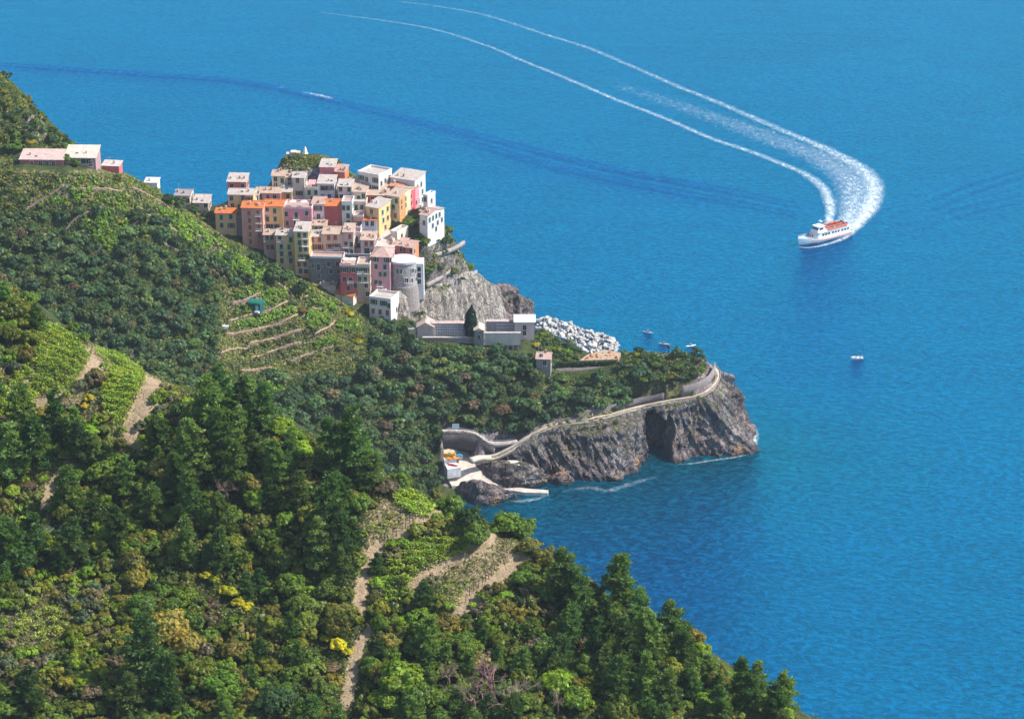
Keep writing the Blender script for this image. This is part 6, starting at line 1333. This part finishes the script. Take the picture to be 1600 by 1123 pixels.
# ------------------------------------------------------------------ plants of the village hill and headland
HILL = [(-10,90),(25,125),(68,198),(118,228),(190,264),(250,296),(300,328),(340,352),(375,380),(415,400),(445,422),(490,440),(520,452),(540,476),(578,498),(640,505),(655,532),(735,542),(785,548),(838,566),(838,584),(866,580),(870,590),(960,588),(1000,602),(1005,622),(950,640),(880,652),(838,668),(800,684),(760,676),(700,664),(684,690),(676,720),(690,800),(600,770),(560,735),(430,665),(310,620),(230,600),(-10,460)]
TOPG = [(838,512),(862,520),(900,536),(915,556),(868,566),(868,560),(838,560)]
TOPG2 = [(966,552),(990,546),(1010,545),(1080,548),(1100,556),(1108,572),(1095,588),(1070,598),(1000,605),(966,590)]
VSLOPE = [(655,345),(690,335),(700,352),(718,378),(752,424),(735,424),(700,436),(664,440),(645,425),(640,400)]
CROWN = [(424,266),(432,250),(450,244),(480,246),(525,244),(560,262),(560,285),(540,282),(524,262),(500,262),(470,268)]
CRACK = [(985,628),(1060,630),(1110,612),(1120,600),(1120,640),(1060,665),(1000,650)]
KEEP_OUT = [[(18,236),(158,240),(190,256),(190,272),(160,272),(20,270)], [(380,468),(425,468),(425,490),(380,490)], [(640,490),(840,490),(842,530),(812,544),(735,536),(650,530)], [(834,545),(864,545),(864,583),(834,583)], [(900,545),(975,545),(975,566),(900,566)], [(868,574),(964,572),(964,584),(868,587)], [(420,260),(530,250),(600,280),(660,280),(690,330),(690,372),(655,420),(655,455),(630,500),(580,500),(555,480),(510,446),(480,430),(420,396),(372,372),(335,348),(275,330),(270,290)]]
VINE_M = [[(360,462),(405,440),(415,452),(375,466)], [(412,455),(446,448),(448,468),(412,480)], [(372,475),(395,478),(392,488),(365,494)], [(362,508),(440,482),(458,478),(462,488),(400,508)], [(482,484),(510,482),(518,498),(512,508),(490,516),(478,505)], [(525,500),(560,498),(562,512),(530,516)], [(490,535),(520,525),(535,532),(495,548)], [(395,560),(420,552),(450,548),(440,562),(390,572)], [(390,522),(440,508),(462,500),(465,508),(410,526)], [(400,540),(465,520),(470,530),(420,545)], [(450,440),(470,448),(505,470),(510,480),(480,470),(455,455)], [(500,462),(525,478),(530,490),(515,480)], [(70,300),(110,270),(165,275),(130,310),(90,330)], [(240,320),(290,335),(340,375),(420,425),(400,440),(330,400),(270,360)], [(120,330),(160,300),(200,300),(210,340),(180,400),(150,380)], [(425,252),(520,246),(520,258),(470,264),(430,262)], [(320,590),(380,585),(445,602),(440,618),(380,612)]]
VM_L = ['vine plot above the top terrace wall','vine plot right of the green hut','vine patch left of the green hut','narrow vine strip below the green hut','round vine plot near the sandy path','bright vine plot near the yellow broom','bright vine plot beside the grey shrubs','vine strip on the lowest terrace','dull vine strip below the white boxes','dull vine strip with pale bank','green plot climbing to the stone house','small green plot by the orange roofed hut','sunny vine rows below the dark red farmhouse','sunny vine slope running down to the village','vine rows on the sunny upper slope','green rows on the hilltop garden','smooth green field beyond the near crest']
def hill_reg(u, v): return near_lm(u, v, LM_F)
fp = []; STF = []; cntf = dict(t=0, s=0)
def in_any(u, v, L): return any(inpoly(np.array(u), np.array(v), q) for q in L)
def far_plant(u, v, s, col, tree, sz=1.0):
    p = FG.cast(u, v+s*2.6)
    if p is None or p[2] < 2.0: return False
    t = hill_reg(u, v); nm = 'dark green' if col[1] < .062 else ('brownish' if col[0] > col[1]*1.05 else ('yellow green' if col[1] > .115 else 'mid green')); i = random.randrange(6)
    if tree and cntf['t'] < 295:
        plant('woodland_tree', [('trunk', ME_BTR[i % 4], (.7,.65,.6)), ('crown', MIDT[i], col)], (p[0], p[1], p[2]-.2), s, f'{nm} tree {t}', 'tree', f'{nm} trees {t}', sz); cntf['t'] += 1
    elif cntf['s'] < 295:
        plant('hill_shrub', [('shrub', ME_SMALL[i], col)], (p[0], p[1], p[2]-.3*s), s, f'{nm} shrub {t}', 'shrub', f'{nm} shrubs {t}', sz); cntf['s'] += 1
    else: STF.append((p[0], p[1], p[2]-.3*s, s, sz, i, col, random.uniform(0, 6.28)))
    fp.append((p[0], p[1], s)); return True
for _ in range(9000):
    u, v = random.uniform(-8, 1112), random.uniform(100, 800)
    if v > np.interp(u, rx, ry)+12: continue
    top = inpoly(np.array(u), np.array(v), TOPG) or inpoly(np.array(u), np.array(v), TOPG2); vs_ = inpoly(np.array(u), np.array(v), VSLOPE); cr = inpoly(np.array(u), np.array(v), CROWN)
    if not (inpoly(np.array(u), np.array(v), HILL) or top or vs_ or cr): continue
    if in_any(u, v, KEEP_OUT) and not (vs_ or cr or top): continue
    if in_any(u, v, VINE_M) and random.random() > .05: continue
    sun = v < 330 or (160 < u < 500 and v < 282+.42*(u-120)); terr = 340 < u < 570 and 440 < v < 585
    if min(segdist(np.array(u), np.array(v), l)[0] for l in MID_WALLS) < 4: continue
    if terr: s = random.uniform(.5, 1.1); col = jit(random.choice([OLIVE, GREYG, MOSS, BROWN, (.10,.12,.04)])); tree = False; skip = .45
    elif u < 125 and v < 240: s = random.uniform(1.0, 2.3); col = jit(random.choice([OAK, DARK, BLUEG, MOSS])); tree = random.random() < .5; skip = 0
    elif sun: s = random.uniform(.6, 1.6); col = jit(random.choice([OAK, MOSS, (.14,.20,.03), OLIVE, (.19,.25,.04), GREYG, (.16,.22,.04)])); tree = False; skip = .62  # brighter, yellower shrubs: the sunlight on this slope is put into their colour
    elif top or vs_ or cr: s = random.uniform(.9, 2.2); col = jit(random.choice([OAK, DARK, MOSS, BLUEG, GREYG])); tree = random.random() < .4; skip = 0
    else: s = random.uniform(1.3, 3.3) if u > 120 else random.uniform(1.1, 2.8); col = jit(random.choice([BLUEG, (.075,.135,.065), (.10,.165,.06), (.065,.12,.06), (.12,.17,.06), BLUEG, (.09,.15,.05), BROWN if random.random() < .3 else BLUEG])); tree = s > 1.7; skip = 0  # blue-green, duller foliage colours carry the haze of the valley
    if vs_ and random.random() < .5: col = jit(random.choice([OLIVE, BROWN, GREYG])); s *= .6
    if random.random() < skip: continue
    p = FG.cast(u, v+s*2.6)
    if p is None or p[2] < 2.0 or not spaced(p[0], p[1], s, fp, .52): continue
    far_plant(u, v, s, col, tree, random.uniform(.8, 1.25))
for u, v, s, c, lb in [(560,535,1.4,BROOM,0),(540,487,1.5,BROOM,'bright yellow broom on the edge below the orange roofed hut'),(547,492,1.2,(.6,.42,.02),0),(188,348,1.2,BROOM,'yellow broom on the sunny slope'),(228,370,1.0,BROOM,0),(50,226,1.7,(.32,.26,.04),'yellow topped bush above the dark red farmhouse'),(473,489,1.5,(.34,.17,.05),'round rust coloured bush at the end of the terrace wall'),(838,540,1.3,(.42,.34,.05),'yellow bush on the cemetery terrace'),(940,640,1.0,(.55,.5,.03),'small yellow bush beside the cliff path'),(470,452,3.0,DARK,'large dark round bush above the vine terraces'),(280,318,2.6,DARK,'dark tree clump on the ridge left of the apricot house'),(300,328,2.4,DARK,'second dark tree on the ridge beside the apricot house'),(262,312,2.2,DARK,'dark tree on the ridge below the grey roofed house'),(322,336,1.6,OAK,'green bush against the apricot house'),(105,250,2.0,OAK,'dark bush in front of the cream roofed porch'),(120,256,1.6,OAK,'small dark bush by the open porch'),(192,265,2.2,GREYG,'grey green bush by the shed on the ridge'),(400,291,1.8,BRIGHT,'bright green bush between the village roofs'),(655,318+30,1.8,OAK,'dark bush in a courtyard on the village edge'),(622,352,1.6,DARK,'dark shrub under the striped house row'),(640,350,2.2,OAK,'large green shrub beside the striped house row'),(700,362,2.2,OAK,'green bush right of the white villa'),(697,380,2.4,(.04,.10,.02),'bright round tree below the white villa'),(670,430,2.4,OAK,'round bush below the village cliff walkway'),(688,418,1.8,GREYG,'grey bush in the middle of the village cliff')]:
    p = FG.cast(u, v+s*2.4)
    if p: plant('broom_bush' if c[0] > .3 and c[2] < .04 else 'hill_bush', [('shrub', random.choice(ME_BUSH), c)], (p[0], p[1], p[2]-.2), s, lb or 'yellow broom bush on the village hill', 'bush', None if lb else 'yellow broom on the village hill')
# bushes spilling over the cliff tops and clinging to ledges
for lb, line, num in [('over the cliff path edge', [(845,668),(880,662),(915,660),(945,652)], 12), ('on the brow above the cave', [(1040,636),(1060,634),(1085,628),(1100,622)], 9), ('on the ledge of the ribbed cliff', [(870,690),(900,685),(930,672),(960,665)], 9), ('on the knoll edge', [(40,150),(62,180),(85,205),(120,228)], 24), ('under the village bastion', [(640,465),(655,475),(668,480)], 5), ('on the shelf of the village cliff', [(668,452),(700,446),(730,436),(748,440)], 9), ('above the upper path', [(705,662),(740,662),(775,672),(800,676)], 12), ('beside the hedge wall', [(870,596),(900,596),(930,594),(958,592)], 14), ('under the cemetery wall', [(655,540),(690,546),(730,548),(780,556),(825,556)], 20), ('beside the outer path wall', [(985,612),(1010,606),(1040,598),(1075,592)], 16), ('behind the outer path wall', [(975,600),(1000,592),(1030,585),(1070,580)], 14), ('at the foot of the lowest white house', [(578,502),(600,508),(625,506)], 7), ('below the white villa', [(655,372),(675,380),(692,378)], 7), ('beside the striped row', [(640,352),(650,350),(662,346)], 6)]:
    for q in smooth_line(line, num):
        u_, v_ = q[0]+random.uniform(-4,4), q[1]+random.uniform(-3,3); s_ = random.uniform(.7,1.7); yb = None
        p = FG.cast(u_, v_) if lb != 'on the knoll edge' else (FG.cast(u_+1, v_+1) or FG.cast(u_-3, v_+4) or FG.cast(u_-6, v_+8))
        if lb in ('on the ledge of the ribbed cliff', 'on the brow above the cave', 'over the cliff path edge'): yb = float(np.interp(u_, [845,900,950,1000,1040,1100], [721,724,727,735,737,740]))-.4; p = G(u_, v_, yb); s_ *= .65
        if lb == 'on the shelf of the village cliff': p = G(u_, v_, float(np.interp(u_, [668,700,730,748], [801,811,822,834]))); s_ *= .7
        if p is None: continue
        plant('cliff_bush', [('shrub', random.choice(ME_SMALL), jit(random.choice([OAK, MOSS, OLIVE, GREYG, DARK])))], (p[0], p[1], p[2]-.3*s_), s_, 'small bush '+lb, 'bush', 'small bushes '+lb, random.uniform(.7, 1.1))
V = []; VA = []; TN = []
for x, y, z, s, sz, i, c, a in STF:
    b, va = SMALL[i]; R = np.array([[math.cos(a), -math.sin(a), 0], [math.sin(a), math.cos(a), 0], [0, 0, 1]])
    V.append((b*np.array([1, 1, sz]))@R.T*s+np.array([x, y, z])); VA.append(va); TN.append(np.tile([*c, 1], (len(b), 1)))
if V: tag(obj('scrub', leaf_mesh('scrub', np.concatenate(V), np.concatenate(VA), np.concatenate(TN)), None, (1, 1, 1)), 'dense small scrub covering the village hill', 'scrub', None, 'stuff')
print('far plants', cntf, len(STF))
V = []; VA = []; TN = []
for x, y, z, s, sz, i, c, a in NSTF:
    b, va = SMALL[i]; R = np.array([[math.cos(a), -math.sin(a), 0], [math.sin(a), math.cos(a), 0], [0, 0, 1]])
    V.append((b*np.array([1, 1, sz]))@R.T*s+np.array([x, y, z])); VA.append(va); TN.append(np.tile([*c, 1], (len(b), 1)))
if V: tag(obj('thicket', leaf_mesh('thicket', np.concatenate(V), np.concatenate(VA), np.concatenate(TN)), None, (1, 1, 1)), 'close thicket of low bushes filling the near slope', 'thicket', None, 'stuff')
print('thicket', len(NSTF))
# hill ground cover and vine plots
rg = np.random.default_rng(33); n = 260000; x = rg.uniform(-180, 75, n); y = rg.uniform(690, 860, n); z = FG.z(x, y); u, v = proj(np.stack([x, y, z], -1))
ok = (z > 4) & (v < np.interp(u, rx, ry)+6) & (inpoly(u, v, HILL) | inpoly(u, v, TOPG) | inpoly(u, v, TOPG2) | inpoly(u, v, VSLOPE) | inpoly(u, v, CROWN))
for q in KEEP_OUT[:-1]: ok &= ~inpoly(u, v, q)
x, y, z, u, v = x[ok], y[ok], z[ok], u[ok], v[ok]; n = len(x)
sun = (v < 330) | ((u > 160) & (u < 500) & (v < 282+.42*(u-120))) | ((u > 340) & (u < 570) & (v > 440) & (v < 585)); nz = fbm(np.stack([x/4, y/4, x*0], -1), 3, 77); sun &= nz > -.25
tn = np.where(sun[:, None], tints(n, [(.17,.23,.035),(.22,.25,.05),(.12,.17,.035),(.25,.19,.10),(.10,.14,.04)], rg), tints(n, [(.07,.12,.035),(.10,.15,.04),(.05,.09,.03),(.14,.14,.06)], rg))  # sunlit ground painted with a lighter, yellower palette than the rest
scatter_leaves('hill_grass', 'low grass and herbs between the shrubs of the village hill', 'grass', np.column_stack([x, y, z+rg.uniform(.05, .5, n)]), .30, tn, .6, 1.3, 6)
for k, pl in enumerate(VINE_M):
    rg = np.random.default_rng(160+k); c = [q for q in (FG.cast(a, b) for a, b in pl) if q]
    if len(c) < 3: continue
    xs = [q[0] for q in c]; ys = [q[1] for q in c]; ar = (max(xs)-min(xs)+4)*(max(ys)-min(ys)+6); n = int(min(60000, ar*15))
    x = rg.uniform(min(xs)-2, max(xs)+2, n); y = rg.uniform(min(ys)-3, max(ys)+3, n); z = FG.z(x, y); u, v = proj(np.stack([x, y, z+.8], -1)); dull = k in (8, 9, 7)
    ok = inpoly(u+rg.normal(size=n)*1.5, v+rg.normal(size=n)*1.5, pl); cl_ = fbm(np.stack([x/1.4, y/1.4, x*0], -1), 2, 190+k); ok &= cl_ > (-.05 if dull or k > 11 else -.35)
    x, y, z = x[ok], y[ok], z[ok]; n = len(x)
    tn = tints(n, [(.15,.26,.035),(.20,.31,.045),(.11,.19,.03)] if not dull else [(.09,.12,.05),(.12,.14,.06)], rg)
    if n: scatter_leaves('vine_plot', VM_L[k], 'vines', np.column_stack([x, y, z+rg.uniform(.4, 1.3, n)]), .34, tn, .5, 1.2, 170+k)
# hedge, orange blooms, cypress, palms
hd = smooth_line([G(868,574.5,754.6), G(900,573.5,755.6), G(930,572.5,756.6), G(962,570.5,757.6)], 3000); rg = np.random.default_rng(9); n = len(hd)
P = hd+np.column_stack([rg.uniform(-.3,.3,n), rg.uniform(-.2,1.1,n), rg.uniform(0,1.7,n)**1.0]); o = scatter_leaves('clipped_hedge', 'long clipped dark green hedge above the garden wall', 'hedge', P, .22, tints(n, [(.03,.07,.025),(.045,.09,.03)], rg), .8, 1.2, 9, 'thing')
for i in range(22):
    q = random.uniform(0, 1); u, v, y = 914+52*q, random.uniform(550.5,562)-6*q+4, 0; yy = 756.5+random.uniform(0, 7)*(.4+.6*q); p = G(u, 0, yy); pz = 25.2
    uu, vv = u, random.uniform(551,562); g = G(uu, vv, np.interp(vv, [547,562], [767,757.5]))
    o = plant('flower_clump', [('shrub', random.choice(ME_SMALL), random.choice([(.75,.20,.06),(.70,.12,.05),(.78,.34,.12)]))], (g[0], g[1], g[2]-.3), random.uniform(.25, .5), 'small orange red clump on the sandy terrace by the boulders', 'flowers', 'orange clumps on the sandy terrace', 1.4)
p = G(734, 535, 764); plant('cypress_tree', [('trunk', trunk_mesh('pine', 3), (.8,.7,.6)), ('crown', ME_CYP, (.012,.035,.022))], (p[0], p[1], p[2]-.3), 13.5, 'tall dark cypress in the cemetery court', 'tree', None)
for u, v, y, s, lb in [(657,505,771,3.4,'palm with arching fronds beside the gabled cemetery building'),(1086,562,762,3.2,'palm at the outer corner of the headland garden'),(1096,566,760,2.2,'smaller palm at the headland tip')]:
    p = G(u, v, y); plant('palm_tree', [('trunk', PALM_TR, (1.1,.9,.7)), ('crown', PALM_CR, (.07,.11,.035))], p, s, lb, 'tree', None)

# tell apart the few that still share a label, by their place in the row
from collections import defaultdict
_by = defaultdict(list)
for o in list(SC.objects):
    if o.parent is None and o.get('label') and o.name.split('.')[0] in ('pine_tree', 'broadleaf_tree', 'shrub', 'hill_shrub', 'woodland_tree', 'broom_bush', 'dead_tree', 'hill_bush'): _by[o['label']].append(o)
for lb, L in _by.items():
    if 1 < len(L) <= 9:
        L.sort(key=lambda o: proj(tuple(o.location))[0])
        nm = {2: ['left one', 'right one'], 3: ['left one', 'middle one', 'right one']}.get(len(L)) or ['leftmost']+[w+' from left' for w in ('second', 'third', 'fourth', 'fifth', 'sixth', 'seventh', 'eighth')][:len(L)-2]+['rightmost']
        for o, t in zip(L, nm): o['label'] = lb+', '+t

# ------------------------------------------------------------------ haze
def haze():
    n = NT('haze_air'); v = n.n('ShaderNodeVolumePrincipled'); v.inputs['Color'].default_value = (.72, .86, 1.0, 1); v.inputs['Density'].default_value = 0.000065; v.inputs['Anisotropy'].default_value = .2
    n.l(v.outputs[0], n.out.inputs['Volume'])
    m = MB(); m.box(-3100, 3100, -1600, 4600, -80, 345); o = obj('haze', m.mesh('haze', n.m)); o['kind'] = 'stuff'
haze()
